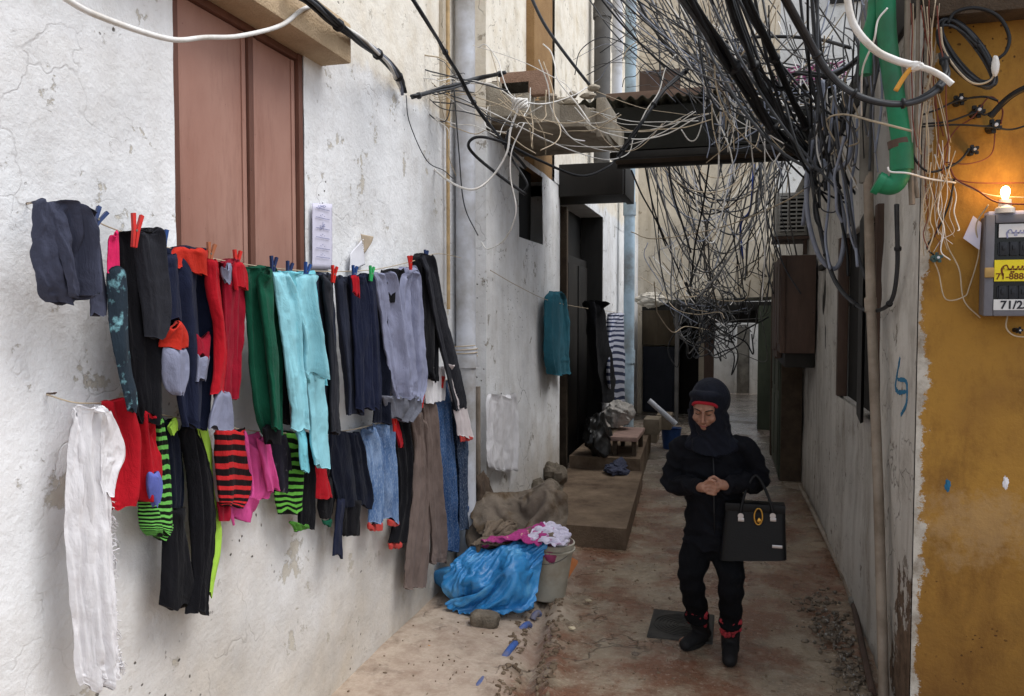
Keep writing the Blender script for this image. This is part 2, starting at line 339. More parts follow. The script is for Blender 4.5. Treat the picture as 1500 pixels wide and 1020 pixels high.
# ================================================================ surface materials
def plaster(name, white, dirt, z0=0., z1=1.5, dirtmax=.85, upper=None, seed=0, peel=None, peelamt=.62, streak=.35, blot=.4, crack=.6, patch=None):
    g = G(name, .9, .2); o = g.mix(g.step(g.noise(1.1, 6, .6, off=(seed, 0, 0)), .35, .7), white, tuple(v*.86 for v in [int(white[i:i+2], 16)/255 for i in (0, 2, 4)]))
    z = g.pos(2)
    if upper:
        m = g.math('ADD', z, g.math('MULTIPLY', g.math('SUBTRACT', g.noise(3, 6, .65), .5), .35))
        o = g.mix(g.mr(m, upper[1]-.02, upper[1]+.05), o, g.ramp(g.noise(2.2, 6, .65, off=(5, seed, 1)), [(.3, upper[0]), (.5, upper[2]), (.72, upper[0])]))
    st = g.step(g.noise(2.2, 6, .62, scale=(3, 3, .35), off=(seed, 3, 0)), .48, .75); o = g.mix(g.math('MULTIPLY', st, streak), o, dirt)      # rain streaks
    bl = g.step(g.noise(3.5, 8, .72, off=(0, seed, 4)), .5, .72); o = g.mix(g.math('MULTIPLY', bl, blot), o, dirt)                      # blotchy grime
    zz = g.math('ADD', z, g.math('MULTIPLY', g.math('SUBTRACT', g.noise(1.6, 7, .68, off=(2, seed, 0)), .5), 1.6))
    o = g.mix(g.math('MULTIPLY', g.mr(zz, z1, z0), dirtmax), o, g.ramp(g.noise(4, 6, .7), [(.3, dirt), (.7, tuple(min(1, v*1.25) for v in [int(dirt[i:i+2], 16)/255 for i in (0, 2, 4)]))]))
    pm = g.step(g.noise(5.5, 9, .7, off=(seed*2, 1, 7)), peelamt, peelamt+.025)                                                # flaked patches
    o = g.mix(g.math('MULTIPLY', pm, .75), o, peel or dirt)
    cr_ = g.step(g.vor(2.4, 'DISTANCE_TO_EDGE', warp=.5, off=(seed, seed, 0)), .012, .002); cm = g.math('MULTIPLY', cr_, g.step(g.noise(1.3, 3, off=(8, 0, seed)), .5, .6))
    o = g.mix(g.math('MULTIPLY', cm, crack), o, '4b423a')
    ch = g.math('MULTIPLY', g.step(g.vor(22, off=(0, seed, 0), warp=.15), .16, .1), g.step(g.noise(2.0, 3, off=(seed, 7, 2)), .56, .62))   # small pits
    o = g.mix(ch, o, '55504a')
    if patch:                                              # render broken away at the low corner
        a = g.math('ADD', g.pos(1), g.math('MULTIPLY', g.math('SUBTRACT', g.noise(4, 7, .7, off=(1, 5, 5)), .5), .9)); b_ = g.math('ADD', z, g.math('MULTIPLY', g.math('SUBTRACT', g.noise(5, 7, .7, off=(7, 5, 1)), .5), .9))
        pa = g.math('MULTIPLY', g.mr(a, patch[0], patch[0]-.03), g.mr(b_, patch[1], patch[1]-.03)); o = g.mix(pa, o, g.ramp(g.noise(13, 7, .75), [(.3, '40342a'), (.65, patch[2])]))
    g.base(o)
    h = g.math('SUBTRACT', g.math('ADD', g.math('MULTIPLY', g.noise(9, 8, .65), 1.6), g.math('MULTIPLY', g.noise(60, 4, .6), .35)), g.math('ADD', g.math('ADD', g.math('MULTIPLY', pm, .45), g.math('MULTIPLY', cm, crack)), g.math('ADD', ch, pa) if patch else ch))
    g.bump(h, .6, .012); return g.m
MW_LEFT = plaster('old_white_plaster', 'eeeff0', '9b8f7e', -.1, 1.25, .85, ('d0c4b0', 3.12, 'e6e0d4'), 1, peel='b8b0a0', peelamt=.61, streak=.16, blot=.26, crack=.2)
MW_SIDE = plaster('dirty_white_plaster', 'f0f0f0', '9a8e7c', .0, .8, .85, ('d0c3ac', 3.3, 'e6dfd2'), 4, peel='8c8271', peelamt=.615, streak=.22, blot=.3)
MW_RIGHT = plaster('grimy_grey_plaster', 'cdcac4', '7b7164', -.6, .35, .6, None, 7, peel='6a5f53', peelamt=.62, streak=.6, blot=.6, patch=(4.05, .62, '7b6858'))
MW_BEIGE = plaster('beige_render', 'ded3c0', '978871', 0, 1, .3, None, 9, streak=.6)
MW_BACKWHITE = plaster('far_white_render', 'e2e2e0', '9b968d', -1, .5, .6, None, 12, streak=.3)
MW_DARK = plaster('soot_dark_render', '6f665a', '2f2a25', 0, 2, .9, None, 14)
def orange_mat():
    g = G('ochre_painted_plaster', .85, .25)
    o = g.ramp(g.noise(1.7, 7, .65), [(.3, '8e6832'), (.5, 'a27936'), (.7, '80602f')])
    o = g.mix(g.math('MULTIPLY', g.step(g.noise(3.2, 9, .75, scale=(1, 1, .45), off=(4, 0, 0)), .46, .62), .6), o, '684620')
    z = g.pos(2); x = g.pos(0)
    zz = g.math('ADD', z, g.math('MULTIPLY', g.math('SUBTRACT', g.noise(2.6, 6, .7), .5), 1.3))
    o = g.mix(g.math('MULTIPLY', g.mr(zz, 1.15, .1), .7), o, '5a3a1c')
    # worn pale scrape in the middle
    dx = g.math('DIVIDE', g.math('SUBTRACT', x, 1.0), .28); dz = g.math('DIVIDE', g.math('SUBTRACT', z, .98), .22)
    rr = g.math('ADD', g.math('MULTIPLY', dx, dx), g.math('MULTIPLY', dz, dz)); sc = g.math('ADD', g.mr(rr, 0, 2.2, .25, -.2), g.noise(9, 8, .75, off=(1, 0, 3)))
    o = g.mix(g.math('MULTIPLY', g.step(sc, .60, .76), .42), o, 'a98f6c')
    xe = g.math('ADD', x, g.math('MULTIPLY', g.math('SUBTRACT', g.noise(5, 8, .8, off=(6, 0, 0)), .5), -.22))
    o = g.mix(g.step(xe, .785, .778), o, g.ramp(g.noise(9, 7, .75), [(.3, '7d7264'), (.6, 'bdb8ae')]))        # bare edge where the paint stops short of the corner
    ch = g.math('MULTIPLY', g.step(g.vor(26, warp=.2), .17, .12), g.step(g.noise(1.7, 3, off=(3, 7, 2)), .55, .62)); o = g.mix(ch, o, '4a2f16')
    g.base(o); g.bump(g.math('ADD', g.noise(8, 8, .68), g.math('MULTIPLY', g.noise(70, 4, .6), .3)), .55, .012); return g.m
M_OCHRE = orange_mat()
def concrete(name, c1, c2, sc=3, rough=.9, bump=.7):
    g = G(name, rough, .25); o = g.ramp(g.noise(sc, 8, .7), [(.3, c2), (.68, c1)]); ch = g.step(g.noise(sc*9, 4, .7), .62, .72)
    o = g.mix(g.math('MULTIPLY', ch, .4), o, c2); g.base(o); g.bump(g.math('ADD', g.noise(sc*5, 8, .7), g.noise(90, 3)), bump, .012); return g.m
M_CONC = concrete('weathered_concrete', '9c8f7c', '6a5d4c'); M_CONC_PALE = concrete('pale_broken_concrete', 'b5ac9c', '7b7162'); M_STEP = concrete('worn_step_concrete', '8a7763', '4c3d30')
M_LINTEL = concrete('tan_painted_concrete', 'cdb595', 'a38e72', 2.2); M_STONE = concrete('rough_stone', '8b8071', '4c443a', 8)
def ground_mat():
    g = G('damp_alley_concrete', .8, .4); x = g.pos(0); y = g.pos(1)
    n1 = g.noise(1.25, 8, .68); n2 = g.noise(1.9, 9, .72, off=(5, 3, 0)); n3 = g.noise(9, 7, .72)
    o = g.ramp(n1, [(.3, '5d5349'), (.47, '94846f'), (.62, 'a69680'), (.75, '6f6354')])
    o = g.mix(g.math('MULTIPLY', g.step(n2, .43, .56), .8), o, '744630')                     # brown mud film
    o = g.mix(g.math('MULTIPLY', g.step(g.noise(3.1, 8, .72, off=(1, 9, 0)), .56, .62), .55), o, 'a59885')    # scuffed bare concrete
    xl = g.math('ADD', x, g.math('MULTIPLY', g.math('SUBTRACT', g.noise(3, 5, .65), .5), .5))
    lm = g.math('MULTIPLY', g.mr(xl, -.95, -1.15), g.mr(y, 6.2, 5.2)); o = g.mix(g.math('MULTIPLY', lm, .8), o, g.ramp(n3, [(.3, 'a08c7a'), (.7, 'd2c2b0')]))      # dry dusty earth by the wall
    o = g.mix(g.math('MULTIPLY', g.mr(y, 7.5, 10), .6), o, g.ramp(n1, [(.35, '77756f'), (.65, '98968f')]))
    o = g.mix(g.math('MULTIPLY', g.step(n3, .6, .72), .5), o, '463428')
    o = g.mix(g.math('MULTIPLY', g.step(g.noise(34, 4, .7, off=(3, 0, 0)), .56, .66), .35), o, 'c9bba8'); o = g.mix(g.math('MULTIPLY', g.step(g.noise(5, 8, .75, off=(0, 4, 9)), .54, .66), .45), o, '54402f')
    cr_ = g.math('MULTIPLY', g.step(g.vor(1.3, 'DISTANCE_TO_EDGE', warp=.7), .012, .003), g.step(g.noise(1.9, 3, off=(4, 4, 4)), .5, .6)); o = g.mix(g.math('MULTIPLY', cr_, .5), o, '2f261e')
    g.base(o); wet = g.step(g.noise(1.9, 6, .65, off=(2, 7, 0)), .38, .52); g.rough(g.mr(g.math('MULTIPLY', wet, g.math('SUBTRACT', 1, lm)), 0, 1, .65, .1))
    g.bump(g.math('SUBTRACT', g.math('ADD', g.math('MULTIPLY', g.noise(6, 8, .68), 1.5), g.math('MULTIPLY', g.noise(55, 5, .65), .5)), cr_), .65, .014); return g.m
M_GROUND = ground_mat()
def shutter_mat(name, c1, c2, dark):
    g = G(name, .62, .3); o = g.ramp(g.noise(2.1, 6, .6, scale=(1, 1, .5)), [(.3, c2), (.65, c1)])
    o = g.mix(g.math('MULTIPLY', g.step(g.noise(7, 8, .75, scale=(2, 2, .35)), .5, .72), .4), o, dark)
    o = g.mix(g.step(g.noise(26, 5, .7), .68, .72), o, dark); g.base(o); g.bump(g.noise(16, 6, .6, scale=(2, 2, .4)), .35, .006); return g.m
M_SHUT = shutter_mat('brown_pink_painted_metal', 'a98274', '93695b', '6d483b'); M_SHUTFRAME = shutter_mat('dark_brown_frame', '744f42', '5a3a30', '33211b')
M_RUST = shutter_mat('rusty_brown_shutter', '5d4a40', '40322b', '2a1f1a'); M_GREENDOOR = shutter_mat('faded_green_door', '4c5344', '343a2f', '22251e')
M_DARKDOOR = shutter_mat('dark_metal_door', '2b2926', '1c1a18', '151312'); M_PLY = shutter_mat('weathered_plywood', '6f6350', '50463a', '3d3327'); M_NAVYDOOR = shutter_mat('dark_blue_door', '2b2f3a', '1c1f28', '101218')
M_PIPE = plain('grey_plastic_pipe', 'cccfd6', .45, .12, 5, dirt='8a8378'); M_BLUEPIPE = plain('pale_blue_pipe', '9fb4c2', .45, .15, 5, dirt='6d6a63')
M_GREENPIPE = plain('green_plastic_pipe', '1f7a54', .5, .25, 8, dirt='365440'); M_CREAMPIPE = plain('cream_dirty_conduit', '978c7f', .6, .25, 6, dirt='5f5040'); M_GREYPIPE = plain('grey_dirty_conduit', '77746d', .6, .25, 6, dirt='46423b')
M_DARKPIPE = plain('sooty_drainpipe', '5c5a58', .6, .3, 6)
M_BLK = plain('black_cable_rubber', '1d1e21', .5, .3, 20, bump=.1); M_DGREY = plain('charcoal_cable', '3c3e42', .55, .3, 20, bump=.1); M_WHT = plain('white_cable', 'dcdad6', .5, .1, 20, bump=.1, dirt='b9b2a6')
M_BEI = plain('dirty_cream_cable', 'b6a68e', .6, .25, 16, bump=.1); M_GRC = plain('grey_corrugated_conduit', '7f8594', .5, .15, 18, bump=.3); M_RED = plain('brown_red_wire', '6b3426', .55, .2, 20, bump=.1); M_BLU = plain('blue_wire', '2d4a9c', .5, .2, 20, bump=.1); M_ORG = plain('orange_yellow_cable', 'd59a3e', .5, .1, 20, bump=.1)
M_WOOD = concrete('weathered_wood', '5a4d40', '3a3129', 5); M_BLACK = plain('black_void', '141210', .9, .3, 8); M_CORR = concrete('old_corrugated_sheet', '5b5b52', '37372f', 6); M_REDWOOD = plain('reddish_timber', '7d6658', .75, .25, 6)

# ================================================================ ground
def gz(x, y):
    z = np.where(y > 15, -.06*(y-15), 0)
    return z
gx = np.concatenate([np.linspace(-40, -2.3, 12, endpoint=False), np.arange(-2.3, 1.6, .03), np.linspace(1.6, 40, 14)])
gy = np.concatenate([np.linspace(-40, 2.2, 14, endpoint=False), np.arange(2.2, 7.2, .03), np.arange(7.2, 16, .12), np.linspace(16, 32, 20), np.linspace(36, 120, 8)])
A, B = np.meshgrid(gx, gy); P = np.stack([A, B, np.zeros_like(A)], -1)
near = np.clip((8-np.abs(B-3))/6, 0, 1)*(np.abs(A) < 2.6)
Zg = gz(A, B)+near*(.012*fbm(P, 1.4, 3, 1)+.006*fbm(P, 6, 3, 2))
tl = -1.31+(B-3.6)*.06-(.0)+.06*fbm(P*np.array([0, 1, 0]), 1.1, 2, 5); dd = (A-tl)                    # trench where the blue pipe shows, rubble lip beside it
tl = -.93-(B-3.5)*.17; dd = A-tl
Zg += np.where((B > 2.4) & (B < 6.3), -.045*np.exp(-(dd/.045)**2)+.03*np.exp(-((dd-.12)/.06)**2)*(1+fbm(P, 12, 3, 4))+.03*np.exp(-((dd+.13)/.09)**2)*(.5+fbm(P, 9, 3, 6)), 0)
Zg += np.where((B > 2.4) & (B < 6.3), .03*np.clip((-dd-.1)/.2, 0, 1), 0)
dr = .70-A; Zg += near*.03*np.exp(-(dr/.12)**2)*(.6+fbm(P, 10, 3, 8))
P[..., 2] = Zg
build('ground', P.reshape(-1, 3), gridf(len(gx), len(gy)), M_GROUND, kind='structure', label=None)
def floor_z(x, y):
    i = np.abs(gx-x).argmin(); j = np.abs(gy-y).argmin(); return float(Zg[j, i])

# ================================================================ left house (white plaster) with the shuttered window
XL = -1.86
lh = empty('white_house', (XL, 3.0, 0), 'white plastered house along the left of the alley, brown shutters above the washing', 'house')
wy0, wy1, wz0, wz1 = 2.36, 3.22, 1.92, 3.02
ys = spans(-1.0, 5.6, .04, (wy0, wy1)); zs = spans(-.1, 6.0, .04, (wz0, wz1))
m = M(); v, f = wallx(XL, ys, zs, 1, .010, 3, hole=[(wy0, wy1, wz0, wz1)]); m.add(v, f)
m.box((XL-3, -1, -.1), (XL-.22, 5.6, 6.0)); m.box((XL-.3, -1.0, 5.9), (XL-.02, 5.6, 6.0)); m.box((XL-.3, -1.02, -.1), (XL, -1, 6.0))
for a, b in (((XL-.25, wy0-.03, wz0), (XL-.012, wy0, wz1)), ((XL-.25, wy1, wz0), (XL-.012, wy1+.03, wz1)), ((XL-.25, wy0, wz1), (XL-.012, wy1, wz1+.03)), ((XL-.25, wy0, wz0-.03), (XL-.012, wy1, wz0))): m.box(a, b)
m.out('wall', MW_LEFT, lh)
mid = wy0+(wy1-wy0)*.545
wf = M().box((XL-.06, wy0, wz0), (XL-.005, wy0+.03, wz1), .004).box((XL-.06, wy1-.035, wz0), (XL-.005, wy1, wz1), .004).box((XL-.06, wy0+.03, wz1-.03), (XL-.01, wy1-.035, wz1), .004).box((XL-.06, mid-.012, wz0), (XL-.012, mid+.022, wz1-.03), .004).out('window', M_SHUTFRAME, lh)
for a, b in ((wy0+.033, mid-.014), (mid+.027, wy1-.038)):
    q = M().box((XL-.055, a, wz0+.01), (XL-.028, b, wz1-.033), .003); q.box((XL-.028, a+.004, wz0+.01), (XL-.022, a+.03, wz1-.035), .002).box((XL-.028, b-.03, wz0+.01), (XL-.022, b-.004, wz1-.035), .002)
    q.out('shutter_leaf', M_SHUT, wf)
lm = M(); lm.box((XL-.05, 1.2, 3.02), (XL+.15, 3.39, 3.2), .012)
lm.out('window_canopy', M_LINTEL, lh)
m = M(); m.box((XL-.01, 4.93, 3.13), (XL+.025, 5.0, 6.0), .01); m.out('downpipe_strip', MW_BEIGE, lh)

# side house: sticks out a little, beyond the drainpipe
XS = -1.755
sh = empty('neighbouring_house', (XS, 7, 0), 'tall grimy house beyond the grey drainpipe with a dark recessed doorway', 'house')
m = M(); v, f = wallx(XS, spans(5.6, 8.17, .045, (7.05, 7.5)), spans(-.1, 3.2, .045, (2.45,)), 1, .018, 8, hole=[(6.55, 7.35, 2.5, 3.15)]); m.add(v, f)
v, f = wally(5.6, spans(XL-.1, XS, .03), spans(-.1, 8, .05), .012, 5, 4); m.add(v, f)
v, f = wallx(XS, spans(11.0, 15.2, .1), spans(-.1, 3.2, .1), 1, .018, 9); m.add(v, f)
v, f = wallx(XS-.1, spans(5.6, 7.15, .06), spans(3.5, 8.6, .08), 1, .01, 19); m.add(v, f)
v, f = wallx(XS, spans(7.9, 15.2, .08), spans(3.2, 8.6, .08), 1, .01, 21); m.add(v, f)
m.box((XS-3, 5.62, -.1), (XS-.5, 15.2, 8.6)); m.box((XS-.55, 8.12, -.1), (XS-.03, 8.17, 3.2)); m.box((XS-.55, 11.0, -.1), (XS-.03, 11.04, 8.0)); m.box((XS-.55, 5.62, 3.2), (XS-.12, 7.15, 3.5)); m.box((XS-.55, 7.9, 3.2), (XS-.03, 11.0, 3.26)); m.box((XS-.55, 7.9, 3.26), (XS-.03, 7.94, 8.6))
m.out('wall', MW_SIDE, sh)
M().box((XS-.45, 7.15, 3.2), (XS-.02, 7.9, 8.6), .02).out('column', concrete('ochre_brown_render', 'a3825a', '856541', 2), sh)
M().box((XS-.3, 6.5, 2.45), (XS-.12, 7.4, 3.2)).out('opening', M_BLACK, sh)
dr_ = M().box((XS-.28, 8.2, 0), (XS-.22, 9.0, 2.1), .01).box((XS-.22, 8.25, .1), (XS-.2, 8.95, 1.0), .01).box((XS-.28, 9.55, 0), (XS-.22, 10.95, 2.6), .01).box((XS-.22, 9.62, .1), (XS-.2, 10.2, 2.5), .01).box((XS-.22, 10.3, .1), (XS-.2, 10.9, 2.5), .01).out('door', M_DARKDOOR, sh)
M().box((XS-.2, 8.32, 1.05), (XS-.185, 8.4, 1.2), .01).out('handle', M_GREYPIPE, dr_)
M().box((XS-.3, 8.2, 2.1), (XS-.21, 9.5, 2.9), .008).box((XS-.2, 8.28, 2.15), (XS-.205, 9.4, 2.85)).out('transom_panel', M_PLY, sh)
M().box((XS-.34, 8.19, 2.62), (XS-.31, 11.0, 3.2)).box((XS-.34, 8.95, 0), (XS-.31, 9.6, 3.2)).box((XS-.3, 10.955, 0), (XS-.004, 10.992, 3.2)).out('recess_shade_panel', M_DARKDOOR, sh)  # dark panels added to stand in for the deep shade inside the door recess
M().box((XS-.3, 9.02, 0), (XS-.1, 9.1, 3.1), .01).box((XS-.12, 8.17, 0), (XS-.02, 8.25, 3.1), .01).out('door_frame', M_WOOD, sh)
M().box((XS-.4, 8.17, 3.10), (XS+.66, 8.9, 3.2), .01).box((XS+.60, 8.17, 3.08), (XS+.68, 8.9, 3.41), .01).box((XS-.4, 8.12, 3.08), (XS+.66, 8.17, 3.41), .01).out('door_canopy', M_DARKDOOR, sh)
# concrete balcony slab with broken edge
bs = M()
poly = [(XS-.1, 5.75), (-1.30, 5.78), (-1.28, 5.95), (-1.10, 5.98), (-1.08, 6.2), (-.97, 6.25), (-.93, 6.95), (XS-.1, 7.0)]
bs.prism([(a, b, 3.28) for a, b in poly], (0, 0, .16)); bs.box((XS-.02, 5.62, 3.30), (-1.42, 5.75, 3.56), .02); bs.box((-1.05, 6.2, 3.24), (-.97, 6.8, 3.55), .02)
for k in range(26):
    bs.blob((RNG.uniform(-1.7, -.98), RNG.uniform(5.75, 6.4), 3.46+RNG.random()*.05), (.03+.05*RNG.random(), .04, .025), .4, 3, k, 10, 7)
bs.out('balcony_slab', M_CONC_PALE, sh)
M().box((-1.66, 5.62, 3.44), (-1.3, 5.7, 3.62), .02).out('loose_block', concrete('pinkish_block', 'a98a76', '7c6150'), sh)

# corrugated footbridge over the alley
fb = empty('corrugated_footbridge', (-.2, 7.4, 3.2), 'dark sagging covered footbridge spanning the alley above the woman, corrugated sheet on top', 'footbridge')
M().box((-1.06, 7.0, 3.29), (.74, 7.05, 3.66), .008).out('side_board', plain('sooty_board', '262622', .85, .4, 4), fb)
M().box((-1.06, 7.45, 3.29), (.74, 7.5, 3.66), .008).out('side_board', plain('sooty_board', '262622', .85, .4, 4), fb)
M().box((-1.06, 6.99, 3.22), (.8, 7.07, 3.28), .01).out('beam', M_DARKDOOR, fb); M().box((-1.06, 7.43, 3.22), (.8, 7.51, 3.28), .01).out('beam', M_DARKDOOR, fb)
M().box((-1.06, 7.05, 3.25), (.78, 7.45, 3.29)).out('deck', M_WOOD, fb)
cx_ = np.arange(-1.75, .86, .0125); A, B = np.meshgrid(cx_, np.array([6.93, 7.25, 7.58])); 
def corr(z0): return np.stack([A, B, z0+.018*np.sin(A*2*math.pi/.1)+0*B], -1).reshape(-1, 3)
v1 = corr(3.72); v2 = corr(3.714); n = len(v1); nu = len(cx_)
fs = gridf(nu, 3)+[tuple(i+n for i in q[::-1]) for q in gridf(nu, 3)]+[(j+1, j, n+j, n+j+1) for j in range(nu-1)]
build('roof_sheet', np.vstack([v1, v2]), fs, M_CORR, fb)
M().box((-1.12, 7.15, 3.75), (-.1, 7.22, 3.83), .006).out('timber', M_REDWOOD, fb)

# ================================================================ right houses
XR = .75
rh = empty('grey_house', (XR, 8, 0), 'low grimy grey house along the right of the alley with a black barred opening', 'house')
hy0, hy1, hz0, hz1 = 4.62, 6.25, 1.27, 2.42
m = M(); v, f = wallx(XR, spans(3.72, 12.6, .05, (hy0, hy1)), spans(-.1, 3.3, .05, (hz0, hz1)), -1, .022, 15, hole=[(hy0, hy1, hz0, hz1)]); m.add(v, f)
m.box((XR+.5, 3.75, -.1), (XR+4, 12.6, 3.3)); m.box((XR+.03, 3.75, 3.2), (XR+.5, 12.6, 3.3)); m.box((XR+.02, 12.55, -.1), (XR+.5, 12.6, 3.2))
for a, b in (((XR+.025, hy0-.04, hz0), (XR+.3, hy0, hz1)), ((XR+.025, hy1, hz0), (XR+.3, hy1+.04, hz1)), ((XR+.025, hy0, hz1), (XR+.3, hy1, hz1+.04)), ((XR+.025, hy0, hz0-.04), (XR+.3, hy1, hz0))): m.box(a, b)
m.out('wall', MW_RIGHT, rh)
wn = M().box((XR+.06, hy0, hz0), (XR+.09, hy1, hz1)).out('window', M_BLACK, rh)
M().box((XR-.03, hy0-.05, hz0-.12), (XR+.06, hy0+.03, hz1+.03), .008).out('frame', M_RUST, wn); M().box((XR-.02, hy1-.03, hz0), (XR+.05, hy1+.04, hz1), .008).out('frame', M_RUST, wn)
M().obox((XR-.05, hy0+.28, (hz0+hz1)/2), (.012, .03, 0), (.02, .22, 0), (0, 0, .57)).out('shutter_leaf', M_DARKDOOR, wn)
M().box((XR+.005, 7.25, 1.55), (XR+.03, 7.55, 2.25)).box((XR-.03, 7.22, 2.25), (XR+.01, 7.6, 2.3), .01).out('niche', M_DARKDOOR, rh)
M().box((XR-.02, 3.78, 3.18), (XR+.3, 12.6, 3.42), .015).out('roof_edge', M_DARKDOOR, rh)
# boxed shutters jutting from the right wall
bx = empty('jutting_window_box', (.6, 8.6, 1.5), 'boxed out window with weathered brown shutters hanging off the right wall below the air conditioner', 'window')
M().box((.47, 8.0, 1.36), (XR-.01, 9.3, 2.4), .01).out('box', M_DARKDOOR, bx)
for a, b, z in ((7.9, 8.35, 1.5), (8.38, 8.8, 1.43), (8.83, 9.3, 1.4)):
    M().box((.42, a, z), (.465, b, 2.42), .008).box((.41, a+.04, z+.08), (.42, b-.04, 2.34), .004).out('shutter_leaf', M_RUST, bx)
M().box((.46, 7.93, 1.5), (XR-.015, 7.99, 2.42), .006).out('side_panel', M_RUST, bx)
gd = empty('green_double_door', (.6, 10.4, 0), 'faded green double door standing proud of the right wall down the alley', 'door')
for a, b in ((9.4, 10.2), (10.23, 11.0)):
    M().box((.50, a, .02), (.55, b, 1.95), .008).box((.49, a+.08, .15), (.50, b-.08, .9), .004).box((.49, a+.08, 1.0), (.50, b-.08, 1.85), .004).out('leaf', M_GREENDOOR, gd)
M().box((.52, 9.32, 0), (XR-.01, 9.39, 2.0), .006).out('frame', M_WOOD, gd); M().box((.48, 11.02, 0), (XR-.01, 11.2, 2.3), .006).out('frame', M_WOOD, gd)

oh = empty('ochre_house', (XR, 3.7, 0), 'ochre painted house corner at the right edge with the meter box on it', 'house')
v, f = wally(3.7, spans(XR, 4.0, .04), spans(-.1, 3.12, .04), .012, 31, 1.6); m = M().add(v, f); m.box((XR+.02, 3.73, -.1), (4, 3.748, 3.12)); m.out('wall', M_OCHRE, oh)
m = M().box((XR-.012, 3.55, 3.05), (4, 3.69, 3.3), .01).box((XR-.05, 3.5, 3.24), (4, 3.8, 3.34), .01); m.out('roof_beam', M_WOOD, oh)

# ================================================================ back houses
bh = empty('beige_back_house', (-.5, 15.2, 0), 'beige house closing the end of the alley above a low canopy', 'house')
m = M(); v, f = wally(15.2, spans(XS, .74, .1), spans(2.15, 8.8, .1), .02, 41); m.add(v, f); v, f = wally(15.2, spans(XS, -.46, .08), spans(-.1, 2.15, .08), .02, 42, hole=[(-1.7, -.6, -.1, 2.1)]); m.add(v, f)
m.box((XS-2, 15.25, 2.15), (.74, 15.9, 8.8)); m.box((XS-2, 15.6, -.1), (-.46, 16.4, 2.15)); m.box((-.5, 15.25, -.1), (-.46, 15.6, 2.15)); m.out('wall', MW_BEIGE, bh)
M().box((-1.75, 15.22, 5.2), (-1.0, 15.19, 6.4)).box((-.5, 15.17, 4.9), (.3, 15.19, 6.6)).out('shutter', M_RUST, bh)
dd_ = M().box((-1.66, 15.3, 0), (-1.05, 15.36, 1.25), .01).box((-1.62, 15.29, .05), (-1.1, 15.3, 1.2)).out('door', M_NAVYDOOR, bh)
M().box((-1.7, 15.28, 1.28), (-1.05, 15.36, 2.05), .01).box((-1.45, 15.27, 1.28), (-1.4, 15.29, 2.05)).box((-1.2, 15.27, 1.28), (-1.17, 15.29, 2.05)).out('transom_panel', M_PLY, bh)
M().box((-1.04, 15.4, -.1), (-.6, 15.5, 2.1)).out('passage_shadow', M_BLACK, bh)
M().box((-1.05, 15.2, 0), (-.98, 15.36, 2.1), .01).out('door_frame', M_WOOD, bh)
cn = empty('low_tin_canopy', (-.5, 14.3, 2.1), 'low dark canopy propped across the alley under the mass of wires', 'canopy')
M().obox((-.45, 14.4, 2.1), (1.05, 0, .03), (0, .75, 0), (-.002, 0, .02)).out('roof_sheet', M_CORR, cn)
M().box((-1.5, 13.6, 1.93), (.62, 13.68, 2.07), .01).out('beam', M_DARKDOOR, cn)
M().cyl((-.92, 13.7, -.02), (-.92, 13.7, 2.0), .035).out('post', M_DARKPIPE, cn); M().cyl((.62, 13.7, -.02), (.62, 13.7, 2.0), .04).out('post', M_DARKPIPE, cn)
M().box((-1.0, 13.9, 1.72), (.62, 13.94, 1.95), .01).out('hanging_board', M_DARKDOOR, cn)
M().box((-.5, 14.4, 0), (-.33, 14.5, 2.05), .01).out('post', M_RUST, cn); M().box((.38, 13.4, 0), (.66, 13.46, 2.0), .01).out('leaning_panel', M_GREENDOOR, cn)
M().blob((-1.35, 13.55, 2.1), (.22, .1, .1), .5, 3, 4, ridge=.3).out('folded_sheet', fabric('dirty_plastic_sheet', 'b8b2a6'), cn)
fw = empty('far_white_house', (.2, 27, -.72), 'bright white house at the very end of the passage with a grey door', 'house')
m = M(); v, f = wally(27, spans(-3, 4, .2), spans(-1, 4.2, .2), .02, 51); m.add(v, f); m.box((-3, 27.05, -1), (4, 29, 4.2)); m.out('wall', MW_BACKWHITE, fw)
M().box((.12, 26.93, -.7), (.5, 26.98, 1.45), .01).out('door', M_GREYPIPE, fw)
M().box((.04, 26.9, -.72), (.11, 26.98, 1.5), .01).box((.51, 26.9, -.72), (.58, 26.98, 1.5), .01).box((.04, 26.9, 1.5), (.58, 26.98, 1.58), .01).out('door_frame', MW_BACKWHITE, fw)
sw_ = empty('passage_side_house', (.75, 18, 0), 'pale house flank on the right beyond the canopy', 'house')
m = M(); v, f = wallx(.74, spans(15.95, 26, .2), spans(-1, 3, .2), -1, .02, 61); m.add(v, f); m.box((.78, 12.62, -1), (4, 26, 3.05)); m.box((.745, 12.62, 0), (.78, 15.9, 3.05)); m.out('wall', MW_RIGHT, sw_)
lw_ = empty('passage_left_house', (-1.2, 18, 0), 'white house flank on the left beyond the canopy', 'house')
m = M(); v, f = wallx(-.62, spans(16.5, 26, .2), spans(-1, 3, .2), 1, .02, 62); m.add(v, f); m.box((-4, 16.5, -1), (-.67, 26, 3.05)); m.box((-.67, 16.45, -1), (-.6, 16.5, 3)); m.out('wall', MW_SIDE, lw_)
M().box((-.6, 17.2, .6), (-.58, 18.3, 1.3)).out('window', M_RUST, lw_)
uw = empty('tall_white_house', (2.4, 20, 3), 'tall white house showing above the right roofs, small dark window', 'house')
m = M(); v, f = wally(20, spans(.95, 6, .15), spans(3.05, 11, .15), .02, 71); m.add(v, f); m.box((.95, 20.03, 3.05), (6, 22, 11)); m.box((.93, 20, 3.05), (.96, 22, 11)); m.out('wall', MW_BACKWHITE, uw)
w1 = M().box((2.05, 19.92, 9.0), (3.1, 19.97, 10.3), .01).out('window', M_DARKDOOR, uw)
